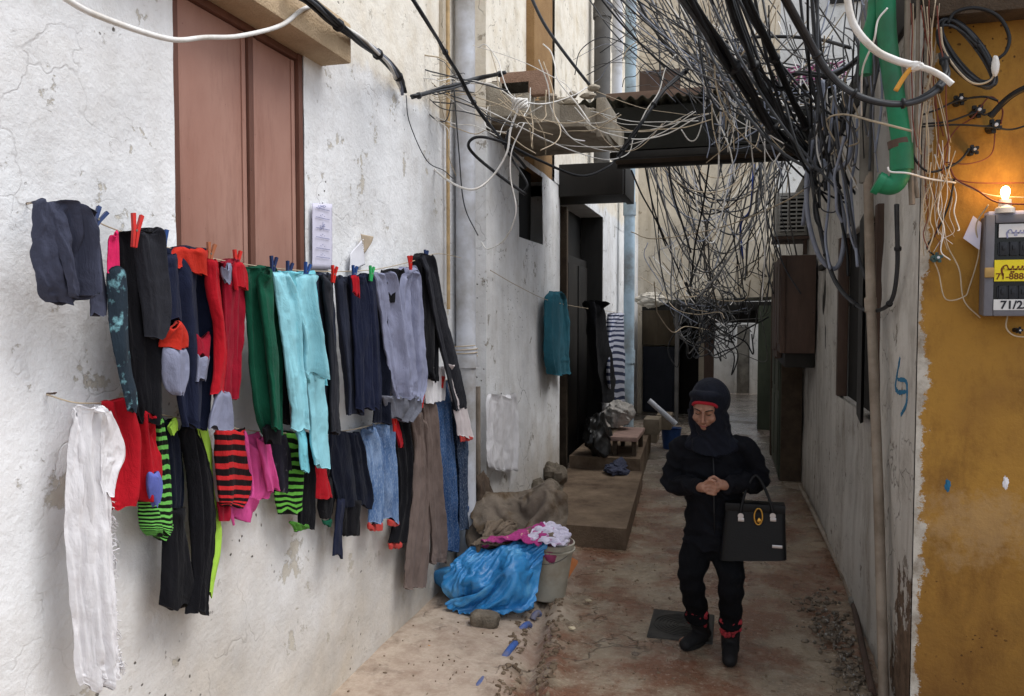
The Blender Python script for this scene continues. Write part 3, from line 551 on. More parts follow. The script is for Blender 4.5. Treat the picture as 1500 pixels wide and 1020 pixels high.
# ================================================================ washing
XU, XLO = -1.715, -1.775        # the two washing lines hang this far out from the wall (x)
def lobe(rows, xp, D=.03, A=.012, nf=5, seed=0, nu=76, nv=70, crumple=.006, hem=.0, thin=1.0):
    R = interp(rows, nv); Lp = np.array([X(xp, r[1], r[0]) for r in R]); Rp = np.array([X(xp, r[2], r[0]) for r in R])
    C = (Lp+Rp)/2; H = (Rp-Lp)/2; t = np.linspace(0, 2*math.pi, nu, endpoint=False)
    vv = np.linspace(0, 1, nv)[:, None]; W = np.linalg.norm(H, axis=1)[:, None]; s = np.cos(t)[None, :]
    ce = np.sign(s)*np.abs(s)**.7; sn = np.sin(t)[None, :]; sn = np.sign(sn)*np.abs(sn)**.8; Wm = float(W.mean())
    L = np.abs(Lp[0, 2]-Lp[-1, 2])+1e-3; top = np.sqrt(np.clip(1-(1-np.clip(vv*L/.022, 0, 1))**2, 0.02, 1))
    prof = .5*D*thin*top*(1-.3*vv)
    e0 = np.zeros((nv, nu)); se = seed*1.7
    dr1 = vn(np.stack([ce*1.3+se+e0, vv*L*2.2+e0+se, e0+2], -1)); dr2 = vn(np.stack([ce*2+se+e0, vv*L*4+e0+9, e0+se], -1))
    fr = np.clip(Wm*2/.045, 1.2, 9)                        # one fold about every 4-5 cm
    ph = ce*fr*math.pi*.5; g1 = ph+seed*2.1+dr1*1.3; g2 = ph*1.73+seed*1.3-dr1*1.6+dr2*.8; g3 = ph*3.1+seed+dr2*1.5
    sh = lambda q: 1-2*np.abs(np.sin(q))**.8               # crisp ridges, soft valleys
    am = .55+.7*vn(np.stack([ce*1.5+se+e0, vv*L*3+e0, e0+5+se], -1)); am = np.clip(am+.25, .15, 1.3)
    F = am*sh(g1*.5)+.55*(1.2-am)*np.sin(g2)+.22*sh(g3*.5)*np.clip(vn(np.stack([ce*3+e0, vv*L*5+e0, e0+se], -1))+.5, 0, 1)
    tn, tm, td = TPL[seed % 4]; u0 = (seed*.37) % 1.0; su = min(1.0, max(.35, Wm*2/.30)); uu = (ce*.5+.5)*su+u0*(1-su); uu = uu if seed % 3 else 1-uu
    vi = np.clip(vv*min(1, L/.75)+0*ce, 0, 1)*(tm-1.001); ui = np.clip(uu+0*vv, 0, 1)*(tn-1.001); i0 = vi.astype(int); j0 = ui.astype(int); fi = (vi-i0)[..., None]; fj = (ui-j0)[..., None]
    TD = (td[i0, j0]*(1-fi)*(1-fj)+td[i0+1, j0]*fi*(1-fj)+td[i0, j0+1]*(1-fi)*fj+td[i0+1, j0+1]*fi*fj)
    # slack diagonal pulls spreading from the pegs
    dg_ = np.exp(-vv*L/.16)*np.sin((ce*fr*1.6+vv*L*26*np.sign(ce))+se)
    P = C[:, None, :]+H[:, None, :]*ce[..., None]
    P[..., 0] += prof*sn+A*.62*(.35+.65*np.clip(vv*L/.10, 0, 1))*F+A*.35*dg_+TD[..., 0]*(A/.013)*.95
    st = P*np.array([1, 1, .4]); cr3 = fbm(st, 16, 3, seed+1)
    rg = 1-2*np.abs(fbm(P*np.array([1, 1, .8]), 9, 3, seed+6))
    P[..., 0] += crumple*(cr3*1.2+rg*.55)+.008*fbm(P*np.array([1, 1, .3]), 5, 2, seed+4)
    P[..., 1] += TD[..., 1]*.5+(.006*fbm(st, 6, 2, seed+2))*(.3+vv)+.004*sh(g1*.5)*np.abs(ce)**6*vv
    P[..., 2] += TD[..., 2]*.8+.007*vn(np.stack([ce*2.3+se+e0, e0+1, e0+se], -1))*np.exp(-vv*8)+.018*vn(np.stack([ce*1.8+se+e0, e0+3, e0+se+4], -1))*vv**6-.006*F*vv**8
    v = P.reshape(-1, 3); f = [(i*nu+j, (i+1)*nu+j, (i+1)*nu+(j+1) % nu, i*nu+(j+1) % nu) for i in range(nv-1) for j in range(nu)]
    f = [q[::-1] for q in f]+[tuple(range(nu)), tuple((nv-1)*nu+j for j in range(nu))[::-1]]
    uv = np.stack([(ce*.5+.5)+0*vv, 1-vv+0*ce], -1).reshape(-1, 2)
    return v, f, uv
def garment(name, label, cat, group, parts, plane, seed):
    r0 = parts[0][2]; base = X(plane, (r0[0][1]+r0[0][2])/2, r0[-1][0])
    root = empty(name, base, label, cat, group) if len(parts) > 1 else None
    for k, p in enumerate(parts):
        pn, mat, rows = p[:3]; kw = dict(p[3]) if len(p) > 3 else {}
        dx = kw.pop('dx', 0.0); lab = kw.pop('label', None)
        v, f, uv = lobe(rows, plane+dx, seed=seed*3+k, **kw)
        if root is None: o = build(name, v, f, mat, None, uv=uv, label=label, cat=cat, group=group)
        else: o = build(pn, v, f, mat, root, uv=uv, label=lab)
    return root
C_CHAR = fabric('charcoal_knit', '3f4252', weave=120); C_BLKF = fabric('black_fleece', '111115'); C_DARK = fabric('dark_grey_fleece', '292a30'); C_NAVY = fabric('navy_jersey', '1a1f33'); C_NAVY2 = fabric('dark_navy_cotton', '111522')
C_RED = fabric('scarlet_jersey', 'a51622'); C_MAR = fabric('crimson_jersey', '861326'); C_ORR = fabric('orange_red_jersey', 'b02c20'); C_PINKT = fabric('hot_pink_trim', 'd0275e'); C_GREEN = fabric('bottle_green_fleece', '124a37'); C_AQUA = fabric('pale_aqua_fleece', '8cc6d2', .1)
C_AQUA2 = fabric('aqua_fleece_shade', '78c4d2', .1); C_GREY = fabric('grey_marl', '7d8196'); C_GREYD = fabric('mid_grey_jersey', '62646e'); C_LILAC = fabric('grey_lilac_shirt', '868aa2', .15); C_STEEL = fabric('dark_steel_cotton', '292d3b'); C_WHITE = fabric('white_gauze', 'e4e2e4', .06, weave=140); C_WHITE.node_tree.nodes['Principled BSDF'].inputs['Alpha'].default_value = .8
C_PINK = fabric('bubblegum_pink', 'c64d8a', .15); C_BROWN = fabric('brown_corduroy', '6d5f59', .2); C_LIME = fabric('lime_green_satin', '9fc84a', .12, .6); C_BLUE = fabric('slate_blue_cotton', '5a64a8'); C_PALE = fabric('pale_pink_cotton', 'd9cfcf', .08)
C_GSTR = fabric('green_black_stripe', '6bb455', stripe=('10150f', 17, .55)); C_RSTR = fabric('red_black_stripe', 'b9282b', stripe=('1b1214', 9, .58)); C_ZEB = fabric('lime_zebra_print', '62a842', stripe=('0d120d', 11, .5)); C_PRINT = fabric('dark_teal_print', '25303a', stains=('7fb3bd', 22, .55))
C_DEN = denim('washed_denim', '4a6790', '8ba3c4'); C_DEN2 = denim('deep_blue_denim', '23426b', '4b6d9b'); C_DEN3 = denim('dark_denim', '1d2b42', '33455f'); C_REDH = fabric('red_ribbed_hem', 'b5413b'); C_FLORAL = fabric('dark_floral_print', '26242e', stains=('77707c', 30, .6)); C_TEAL = fabric('teal_cotton', '2c5f6e')
UG, LG = 'clothes on the upper washing line', 'clothes on the lower washing line'
garment('knitted_scarf', 'charcoal grey knitted bundle hanging alone at the left end of the upper line', 'scarf', UG, [
 ('bundle', C_CHAR, [(293, 54, 70), (300, 50, 84), (330, 50, 92), (370, 51, 96), (405, 55, 104), (428, 66, 112), (438, 76, 108)], dict(D=.04, A=.018, crumple=.03)),
 ('bundle', C_CHAR, [(299, 72, 104), (320, 74, 116), (360, 78, 124), (400, 84, 122), (428, 92, 118), (436, 98, 112)], dict(D=.045, A=.02, dx=.035, crumple=.028)),
 ('bundle', C_CHAR, [(306, 94, 124), (330, 98, 134), (370, 106, 140), (398, 110, 142), (412, 116, 134)], dict(D=.04, A=.016, dx=.01, crumple=.014)),
 ('tail', C_CHAR, [(314, 116, 134), (350, 122, 141), (400, 130, 149), (430, 132, 154), (462, 130, 152)], dict(D=.02, A=.01, nu=40, crumple=.01))], XU, 1)
garment('jacket', 'black fleece jacket with pink edge and printed teal band, second on the upper line', 'jacket', UG, [
 ('body', C_BLKF, [(336, 172, 226), (350, 172, 238), (400, 176, 243), (470, 186, 243), (540, 194, 236), (600, 202, 232), (622, 206, 228)], dict(D=.045, A=.016, nf=5)),
 ('sleeve', C_DARK, [(336, 200, 226), (352, 200, 236), (400, 206, 240), (450, 212, 243), (490, 216, 240)], dict(D=.04, A=.012, nf=3, dx=.045)),
 ('pink_edge', C_PINKT, [(336, 160, 172), (352, 158, 174), (394, 158, 176)], dict(D=.012, A=.003, nf=1, nu=34, dx=.035)),
 ('printed_band', C_PRINT, [(392, 156, 182), (440, 158, 184), (500, 163, 188), (560, 176, 200), (602, 190, 206)], dict(D=.015, A=.006, nf=1, nu=36, dx=.03))], XU, 2)
garment('jacket', 'navy jacket with orange-red yoke and a sleeve banded red and grey', 'jacket', UG, [
 ('body', C_NAVY, [(362, 238, 304), (380, 236, 308), (440, 242, 310), (520, 252, 312), (600, 262, 306), (624, 268, 300)], dict(D=.035, A=.016, nf=6)),
 ('yoke', C_ORR, [(362, 242, 302), (374, 244, 304), (394, 258, 302)], dict(D=.03, A=.006, nf=3, dx=.02)),
 ('sleeve', C_NAVY, [(372, 234, 262), (420, 236, 266), (470, 236, 270)], dict(D=.035, A=.01, nf=2, nu=46, dx=.045)),
 ('sleeve_band', C_ORR, [(469, 234, 272), (490, 234, 276), (512, 236, 275)], dict(D=.038, A=.008, nf=2, nu=46, dx=.047)),
 ('cuff', C_GREY, [(511, 237, 274), (545, 238, 274), (570, 244, 270), (576, 250, 266)], dict(D=.034, A=.01, nf=2, nu=46, dx=.047)),
 ('sleeve_band', C_MAR, [(486, 284, 308), (520, 284, 306)], dict(D=.036, A=.006, nf=2, nu=36, dx=.02)),
 ('cuff', C_GREY, [(519, 284, 306), (558, 282, 304)], dict(D=.034, A=.006, nf=2, nu=36, dx=.02))], XU, 3)
garment('jacket', 'crimson hooded jacket with grey cuffs, left of the bottle green one', 'jacket', UG, [
 ('body', C_MAR, [(378, 304, 356), (392, 303, 362), (440, 306, 360), (500, 308, 356), (560, 312, 350), (585, 314, 346)], dict(D=.04, A=.018, nf=6)),
 ('sleeve', C_RED, [(380, 300, 318), (430, 304, 322), (480, 312, 328), (530, 312, 332), (575, 306, 328)], dict(D=.035, A=.01, nf=2, nu=40, dx=.04)),
 ('sleeve', C_MAR, [(382, 326, 344), (440, 328, 344), (520, 330, 344), (580, 328, 344)], dict(D=.03, A=.008, nf=2, nu=40, dx=.04)),
 ('hood', C_RED, [(384, 338, 356), (400, 334, 364), (424, 338, 366)], dict(D=.03, A=.008, nf=2, nu=40, dx=.05)),
 ('hood_lining', C_GREY, [(384, 322, 340), (396, 324, 344), (412, 330, 344)], dict(D=.02, A=.004, nf=1, nu=34, dx=.06)),
 ('cuff', C_GREY, [(572, 318, 332), (600, 310, 336), (624, 306, 338)], dict(D=.028, A=.006, nf=2, nu=36, dx=.045))], XU, 4)
garment('hoodie', 'bottle green fleece hoodie with black ribbed cuffs', 'hoodie', UG, [
 ('body', C_GREEN, [(389, 352, 398), (404, 354, 404), (460, 358, 408), (530, 364, 410), (600, 372, 410), (634, 384, 408)], dict(D=.045, A=.014, nf=4)),
 ('sleeve', C_GREEN, [(392, 376, 400), (450, 380, 402), (530, 388, 408), (580, 392, 410), (626, 393, 410)], dict(D=.035, A=.008, nf=2, nu=40, dx=.05)),
 ('cuff', C_BLKF, [(624, 384, 408), (645, 386, 408)], dict(D=.03, A=.004, nf=2, nu=36, dx=.03)),
 ('lining', C_BLKF, [(470, 404, 414), (540, 408, 420), (620, 408, 424)], dict(D=.03, A=.006, nf=2, nu=36, dx=-.01))], XU, 5)
garment('hoodie', 'pale aqua hoodie with long sleeves dangling over the lower line', 'hoodie', UG, [
 ('body', C_AQUA2, [(396, 398, 452), (412, 400, 456), (450, 406, 458), (500, 412, 462), (545, 424, 468), (562, 436, 470)], dict(D=.05, A=.02, nf=6, crumple=.012)),
 ('sleeve', C_AQUA, [(398, 396, 420), (440, 404, 434), (500, 412, 440), (560, 420, 446), (600, 426, 450), (630, 428, 453)], dict(D=.035, A=.014, nf=3, nu=48, dx=.05, crumple=.01)),
 ('sleeve', C_AQUA, [(400, 432, 454), (450, 436, 456), (500, 444, 464), (540, 446, 470), (548, 448, 472)], dict(D=.04, A=.012, nf=3, nu=48, dx=.055, crumple=.01)),
 ('sleeve', C_AQUA, [(545, 448, 470), (600, 452, 476), (650, 456, 480), (684, 460, 484)], dict(D=.035, A=.01, nf=3, nu=48, dx=.03, crumple=.008)),
 ('hem', C_AQUA2, [(626, 432, 450), (664, 436, 454), (690, 440, 456)], dict(D=.02, A=.008, nf=2, nu=40, dx=.01))], XU, 6)
garment('trousers', 'charcoal tracksuit trousers right of the aqua hoodie', 'trousers', UG, [
 ('leg', C_STEEL, [(400, 456, 480), (420, 454, 484), (500, 458, 490), (580, 464, 494), (634, 468, 492)], dict(D=.04, A=.012, nf=3)),
 ('leg', C_DARK, [(400, 470, 488), (430, 474, 492), (480, 480, 492), (540, 484, 500), (600, 484, 502), (634, 486, 502)], dict(D=.035, A=.012, nf=3, dx=.04))], XU, 7)
garment('trousers', 'dark slate jeans with red pocket lining on the upper line', 'trousers', UG, [
 ('leg', C_STEEL, [(404, 492, 518), (430, 492, 518), (500, 498, 522), (560, 504, 526), (606, 506, 532)], dict(D=.035, A=.01, nf=3)),
 ('leg', C_NAVY, [(402, 510, 532), (430, 516, 536), (500, 520, 542), (560, 522, 544), (600, 524, 545)], dict(D=.035, A=.01, nf=3, dx=.03)),
 ('pocket', C_RED, [(402, 516, 524), (420, 518, 526), (432, 518, 527)], dict(D=.01, A=.002, nf=1, nu=30, dx=.08))], XU, 8)
garment('trousers', 'narrow dark blue trousers squeezed left of the grey lilac shirt', 'trousers', UG, [
 ('leg', C_NAVY, [(400, 530, 546), (430, 532, 548), (500, 538, 552), (560, 540, 556), (596, 542, 554)], dict(D=.04, A=.01, nf=2, nu=46)),
 ('leg', C_NAVY2, [(404, 540, 552), (470, 545, 560), (540, 548, 564), (620, 548, 566)], dict(D=.035, A=.01, nf=2, nu=46, dx=-.02))], XU, 9)
garment('shirt', 'crumpled grey lilac shirt with dark lining hung near the drainpipe', 'shirt', UG, [
 ('body', C_LILAC, [(390, 588, 602), (410, 578, 610), (460, 576, 616), (520, 582, 620), (560, 588, 621), (586, 592, 614)], dict(D=.045, A=.022, nf=6, crumple=.012)),
 ('sleeve', C_LILAC, [(398, 546, 566), (420, 552, 574), (470, 562, 580), (520, 568, 588), (560, 574, 590), (584, 580, 592)], dict(D=.04, A=.016, nf=4, nu=50, dx=.02, crumple=.01)),
 ('lining', C_BLKF, [(392, 564, 594), (408, 564, 588), (440, 566, 584)], dict(D=.02, A=.008, nf=2, nu=42, dx=.035)),
 ('hem', C_GREYD, [(580, 560, 610), (596, 566, 616), (614, 572, 602)], dict(D=.04, A=.014, nf=4, nu=50, dx=.0))], XU, 10)
garment('jacket', 'black jacket at the right end of the upper line, one sleeve slanting', 'jacket', UG, [
 ('body', C_BLKF, [(372, 612, 622), (384, 606, 630), (430, 612, 640), (500, 616, 642), (540, 618, 640), (556, 624, 640)], dict(D=.045, A=.016, nf=4)),
 ('sleeve', C_DARK, [(372, 618, 628), (420, 626, 642), (480, 640, 656), (540, 654, 672), (580, 664, 680), (600, 668, 682)], dict(D=.03, A=.01, nf=2, nu=42, dx=.04))], XU, 11)
garment('trousers', 'pale checked trousers with rusty hem hanging against the drainpipe', 'trousers', UG, [
 ('leg', C_PALE, [(530, 652, 666), (560, 658, 674), (600, 666, 684), (640, 672, 692)], dict(D=.03, A=.008, nf=3, nu=46)),
 ('hem', C_REDH, [(638, 672, 692), (646, 673, 692)], dict(D=.032, A=.004, nf=2, nu=36))], XU+.02, 12)
garment('shirt', 'white vest behind the black jacket at the right end', 'shirt', UG, [('body', C_WHITE, [(536, 620, 650), (560, 622, 652), (590, 626, 650)], dict(D=.02, A=.008, nf=3))], XU-.02, 13)
# ---- lower line
garment('gauze_scarf', 'long white gauze scarf with frayed edge hanging almost to the ground', 'scarf', LG, [
 ('cloth', C_WHITE, [(591, 112, 132), (606, 108, 134), (660, 103, 136), (720, 98, 138), (790, 98, 140), (860, 103, 140), (930, 110, 146), (985, 114, 150), (1008, 120, 148)], dict(D=.012, A=.02, nv=110, nu=100, crumple=.01)),
 ('cloth', C_WHITE, [(594, 126, 148), (610, 126, 152), (680, 124, 152), (760, 128, 158), (830, 130, 160), (900, 132, 162), (960, 136, 168), (992, 140, 172)], dict(D=.010, A=.016, nv=110, nu=90, dx=.03, crumple=.01)),
 ('corner', C_WHITE, [(600, 140, 156), (630, 146, 172), (664, 148, 180), (690, 148, 170), (720, 150, 162)], dict(D=.008, A=.012, nu=50, dx=.04, crumple=.012))], XLO+.02, 20)
garment('child_hoodie', 'bright red child hoodie with a blue cuff beside the white scarf', 'hoodie', LG, [
 ('body', C_RED, [(584, 150, 184), (596, 150, 192), (640, 164, 196), (690, 162, 198), (730, 158, 196), (740, 160, 192)], dict(D=.04, A=.016, nf=4)),
 ('sleeve', C_RED, [(598, 192, 212), (640, 194, 226), (690, 196, 236), (726, 198, 226), (736, 202, 218)], dict(D=.04, A=.014, nf=3, nu=50, dx=.01)),
 ('cuff', C_BLUE, [(692, 214, 236), (712, 216, 239), (740, 222, 234)], dict(D=.03, A=.006, nf=2, nu=40, dx=.045))], XLO+.03, 21)
garment('striped_leggings', 'lime and black striped leggings hanging behind the red child hoodie', 'leggings', LG, [
 ('leg', C_GSTR, [(606, 216, 234), (650, 222, 242), (700, 228, 250), (740, 228, 256), (768, 226, 258), (778, 232, 250)], dict(D=.035, A=.01, nf=2, nu=46)),
 ('leg', C_GSTR, [(716, 202, 232), (740, 202, 240), (770, 206, 248), (784, 216, 238)], dict(D=.035, A=.012, nf=3, nu=46, dx=-.01))], XLO+.01, 22)
garment('trousers', 'black trousers with navy top, longest pair left of the lime striped leggings', 'trousers', LG, [
 ('leg', C_NAVY2, [(614, 234, 256), (660, 240, 268), (720, 244, 272), (760, 242, 268)], dict(D=.035, A=.01, nf=3, dx=-.01)),
 ('leg', C_BLKF, [(740, 240, 264), (800, 238, 272), (860, 236, 280), (886, 235, 284)], dict(D=.035, A=.008, nf=2, nu=50))], XLO, 23)
garment('leggings', 'black leggings with a lime green side stripe, reaching lowest of the trousers', 'leggings', LG, [
 ('leg', C_BLKF, [(620, 258, 290), (680, 270, 306), (740, 276, 314), (800, 278, 314), (850, 276, 306), (898, 268, 304)], dict(D=.04, A=.01, nf=3)),
 ('side_stripe', C_LIME, [(620, 284, 304), (660, 288, 312), (720, 300, 315), (760, 312, 324), (800, 312, 325), (850, 304, 314), (870, 302, 310)], dict(D=.03, A=.006, nf=2, nu=40, dx=-.015)),
 ('waistband', C_LIME, [(614, 248, 256), (634, 252, 258)], dict(D=.02, A=.003, nf=1, nu=32, dx=.03))], XLO, 24)
garment('striped_shirt', 'red and black striped shirt between lime stripe leggings and pink shorts', 'shirt', LG, [
 ('body', C_RSTR, [(626, 310, 356), (660, 312, 360), (700, 314, 364), (730, 316, 358), (742, 318, 350)], dict(D=.035, A=.014, nf=6)),
 ('hem', C_MAR, [(734, 318, 338), (758, 320, 338)], dict(D=.02, A=.006, nf=2, nu=40))], XLO+.01, 25)
garment('shorts', 'bubblegum pink child shorts hanging under the green hoodie', 'shorts', LG, [
 ('leg', C_PINK, [(632, 352, 378), (670, 358, 392), (710, 364, 398), (730, 362, 394)], dict(D=.035, A=.014, nf=4)),
 ('leg', C_PINK, [(640, 376, 392), (680, 382, 400), (720, 392, 408)], dict(D=.03, A=.01, nf=2, nu=46, dx=.02)),
 ('frill', C_PINK, [(722, 334, 366), (745, 336, 370), (762, 340, 364)], dict(D=.025, A=.012, nf=5, nu=50, dx=-.015))], XLO+.01, 26)
garment('blouse', 'small dark floral blouse right of the pink shorts', 'blouse', LG, [('body', C_FLORAL, [(638, 392, 418), (670, 396, 424), (710, 402, 424), (722, 408, 418)], dict(D=.03, A=.012, nf=3, nu=50))], XLO, 27)
garment('zebra_leggings', 'lime zebra print leggings with dark half, left of the red cloth', 'leggings', LG, [
 ('leg', C_ZEB, [(630, 418, 440), (680, 412, 440), (720, 406, 440), (750, 410, 440)], dict(D=.03, A=.01, nf=2, nu=46)),
 ('leg', C_BLKF, [(634, 430, 450), (700, 438, 456), (770, 440, 456)], dict(D=.03, A=.008, nf=2, nu=46, dx=.01)),
 ('cuff', C_ZEB, [(764, 424, 454), (774, 432, 454)], dict(D=.03, A=.004, nf=2, nu=40, dx=.0))], XLO, 28)
garment('undershorts', 'bright red shorts hanging below the aqua sleeve', 'shorts', LG, [('body', C_RED, [(636, 452, 468), (680, 452, 476), (710, 454, 482), (730, 454, 488)], dict(D=.03, A=.012, nf=3, nu=50))], XLO+.01, 29)
garment('leggings', 'short black leggings with green tipped cuff behind the red shorts', 'leggings', LG, [
 ('leg', C_BLKF, [(700, 464, 490), (740, 466, 490), (762, 470, 486)], dict(D=.03, A=.006, nf=2, nu=46)), ('cuff', C_GREEN, [(760, 470, 485), (770, 474, 482)], dict(D=.02, A=.002, nf=1, nu=32))], XLO-.015, 30)
garment('trousers', 'dark navy trousers with one thin leg dropping lower, left of the small jeans', 'trousers', LG, [
 ('body', C_NAVY2, [(632, 482, 522), (670, 484, 532), (720, 492, 542), (744, 498, 540)], dict(D=.035, A=.014, nf=5)),
 ('leg', C_BLKF, [(730, 500, 528), (784, 502, 526)], dict(D=.03, A=.006, nf=2, nu=46)),
 ('leg', C_NAVY, [(730, 492, 504), (780, 490, 500), (814, 488, 502)], dict(D=.02, A=.004, nf=1, nu=36, dx=.01))], XLO, 31)
garment('jeans', 'small washed blue jeans with red turned up hems', 'jeans', LG, [
 ('leg', C_DEN, [(624, 528, 556), (660, 536, 560), (720, 540, 560), (766, 540, 558)], dict(D=.035, A=.012, nf=3)),
 ('leg', C_DEN, [(620, 548, 576), (660, 558, 578), (720, 562, 582), (762, 566, 583)], dict(D=.035, A=.012, nf=3, dx=.01)),
 ('turn_up', C_REDH, [(764, 540, 558), (774, 540, 559)], dict(D=.038, A=.004, nf=2, nu=36)),
 ('turn_up', C_REDH, [(760, 566, 583), (770, 567, 584)], dict(D=.038, A=.004, nf=2, nu=36, dx=.01))], XLO, 32)
garment('trousers', 'black trousers with red cuffs between the small jeans and brown corduroys', 'trousers', LG, [
 ('leg', C_BLKF, [(606, 570, 596), (660, 578, 604), (730, 584, 602), (794, 568, 596)], dict(D=.03, A=.01, nf=3)),
 ('waistband', C_RED, [(608, 572, 582), (630, 578, 586), (652, 584, 590)], dict(D=.02, A=.004, nf=1, nu=34, dx=.04)),
 ('cuff', C_REDH, [(794, 568, 588), (804, 570, 588)], dict(D=.03, A=.004, nf=2, nu=36))], XLO-.02, 33)
garment('corduroys', 'brown corduroy trousers, the longest pair near the blue bag', 'trousers', LG, [
 ('leg', C_BROWN, [(600, 600, 622), (660, 606, 628), (740, 604, 630), (820, 596, 626), (862, 594, 622)], dict(D=.04, A=.014, nf=4, nv=80)),
 ('leg', C_BROWN, [(590, 618, 634), (660, 624, 640), (740, 628, 646), (800, 630, 650), (826, 628, 650)], dict(D=.035, A=.012, nf=3, nv=80, dx=.01))], XLO, 34)
garment('jeans', 'deep blue adult jeans hanging right of the brown corduroys', 'jeans', LG, [
 ('leg', C_DEN2, [(560, 634, 652), (620, 636, 660), (700, 644, 666), (770, 652, 670), (808, 654, 670)], dict(D=.04, A=.014, nf=4, nv=80)),
 ('leg', C_DEN3, [(556, 648, 662), (640, 656, 672), (720, 662, 680), (770, 666, 684)], dict(D=.035, A=.01, nf=3, nv=70, dx=-.015))], XLO, 35)
garment('jeans', 'dark short jeans hanging against the drainpipe at the line end', 'jeans', LG, [
 ('leg', C_DEN3, [(570, 664, 672), (640, 668, 684), (700, 672, 690), (776, 672, 694)], dict(D=.03, A=.01, nf=3)),
 ('turn_up', C_DEN2, [(740, 673, 694), (748, 673, 694)], dict(D=.034, A=.003, nf=2, nu=36))], XLO+.02, 36)
# frayed fringe of the gauze scarf
fr_ = M()
for k in range(170):
    y_ = RNG.uniform(640, 990); xe = np.interp(y_, [600, 660, 720, 790, 860, 930, 985], [150, 155, 158, 160, 158, 162, 172]); p = X(XLO+.03, xe-2, y_)
    fr_.tube([p, p+np.array([.012*RNG.uniform(-1, 1), .012+.02*RNG.random(), RNG.uniform(-.02, .01)]), p+np.array([.012*RNG.uniform(-1, 1), .02+.02*RNG.random(), RNG.uniform(-.035, 0)])], .0016, 3, False)
sc_ = bpy.data.objects.get('gauze_scarf'); fr_.out('fringe', C_WHITE, sc_)

# washing lines, hooks and pegs
def line3(name, label, pts, r, mat, group=None, cat='wire', n=6, parent=None, res=8):
    return M().tube(cr(pts, res), r, n).out(name, mat, parent, label=label, cat=cat if parent is None else None, group=group)
UPX = [(40, 298), (60, 296), (120, 312), (160, 333), (250, 364), (350, 386), (450, 397), (540, 396), (600, 384), (640, 372), (672, 366)]
up = [X(XU, *p) for p in UPX]; up[0] = X(XL+.01, 40, 299)
up[-1] = np.array([-1.78, 5.12, up[-2][2]+.02])
line3('washing_line', 'upper washing line pegged with jackets, tied to the drainpipe', up, .0022, M_BEI, cat='washing line')
LPX = [(68, 578), (110, 590), (160, 592), (220, 604), (300, 620), (400, 634), (500, 632), (570, 614), (620, 584), (660, 552), (680, 545)]
lp = [X(XLO, *p) for p in LPX]; lp[0] = X(XL+.01, 68, 578); lp[-1] = np.array([-1.8, 5.13, lp[-2][2]])
line3('washing_line', 'lower washing line running from the nail by the white scarf', lp, .0022, M_BEI, cat='washing line')
for px_, py_, lb in ((40, 299, 'small iron nail holding the upper washing line'), (68, 578, 'small iron nail holding the lower washing line')):
    p = X(XL, px_, py_); M().cyl(p-np.array([.02, 0, 0]), p+np.array([.03, 0, .004]), .003, n=8).lathe(p+np.array([.03, 0, .004]), [(.0, 0), (.005, .0), (.005, .003), (0, .003)], 8).out('nail', M_RUST, label=lb, cat='nail')
PC = {'navy': plain('navy_peg', '22345c', .4), 'red': plain('red_peg', 'c32a24', .4), 'brown': plain('tan_wooden_peg', '9c5c3c', .5), 'blue': plain('blue_peg', '23457f', .4), 'green': plain('green_peg', '2f9a56', .4)}
def peg(px_, py_, colr, tilt, label, x=XU+.03, sz=1.0):
    p = X(x, px_, py_); t = empty('clothes_peg', p, label, 'clothes peg', 'clothes pegs on the washing lines'); L = .05*sz; a = math.radians(tilt)
    ax = np.array([0, math.sin(a), math.cos(a)]); sd_ = np.array([.3, math.cos(a), -math.sin(a)]); sd_ /= np.linalg.norm(sd_); nn = np.cross(ax, sd_)
    for s in (-1, 1):
        M().prism([p-ax*L*.75+sd_*s*.001-nn*.005, p-ax*L*.75+sd_*s*.007-nn*.005, p+sd_*s*.010-nn*.005, p+ax*L*.72+sd_*s*.018-nn*.005, p+ax*L*.76+sd_*s*.008-nn*.005, p+sd_*s*.001-nn*.005], nn*.011).out('jaw', PC[colr], t, smooth=False)
    M().cyl(p-nn*.006, p+nn*.006, .0035, n=8).out('spring', M_GREYPIPE, t)
for a in [(143, 322, 'navy', 35, 'navy peg beside the charcoal knitted bundle'), (199, 338, 'red', 10, 'large red peg on the black fleece jacket', XU+.07, 1.3), (239, 354, 'blue', 0, 'blue peg between the black and the navy jacket'), (308, 372, 'brown', 15, 'tan peg left of the crimson jacket'),
          (347, 382, 'red', 8, 'red peg on the crimson hood'), (400, 390, 'navy', 12, 'navy peg between the green and the aqua hoodie'), (423, 397, 'navy', 18, 'navy peg in the middle of the aqua hoodie'), (449, 398, 'blue', 22, 'blue peg at the right edge of the aqua hoodie'),
          (489, 402, 'red', 15, 'red peg on the charcoal trousers', XU+.06), (519, 401, 'blue', 12, 'blue peg above the red pocket lining'), (544, 401, 'green', 14, 'green peg left of the grey lilac shirt'), (601, 385, 'red', -8, 'red peg right of the grey lilac shirt', XU+.06), (624, 376, 'navy', 10, 'dark peg holding the black jacket by the pipe'),
          (604, 598, 'red', 5, 'red peg on the left leg of the brown corduroys', XLO+.05), (618, 588, 'red', 8, 'red peg on the right leg of the brown corduroys', XLO+.05), (648, 560, 'red', 12, 'red peg on the deep blue jeans', XLO+.05), (578, 622, 'red', 0, 'red peg on the black trousers with red cuffs', XLO+.05)]: peg(*a)

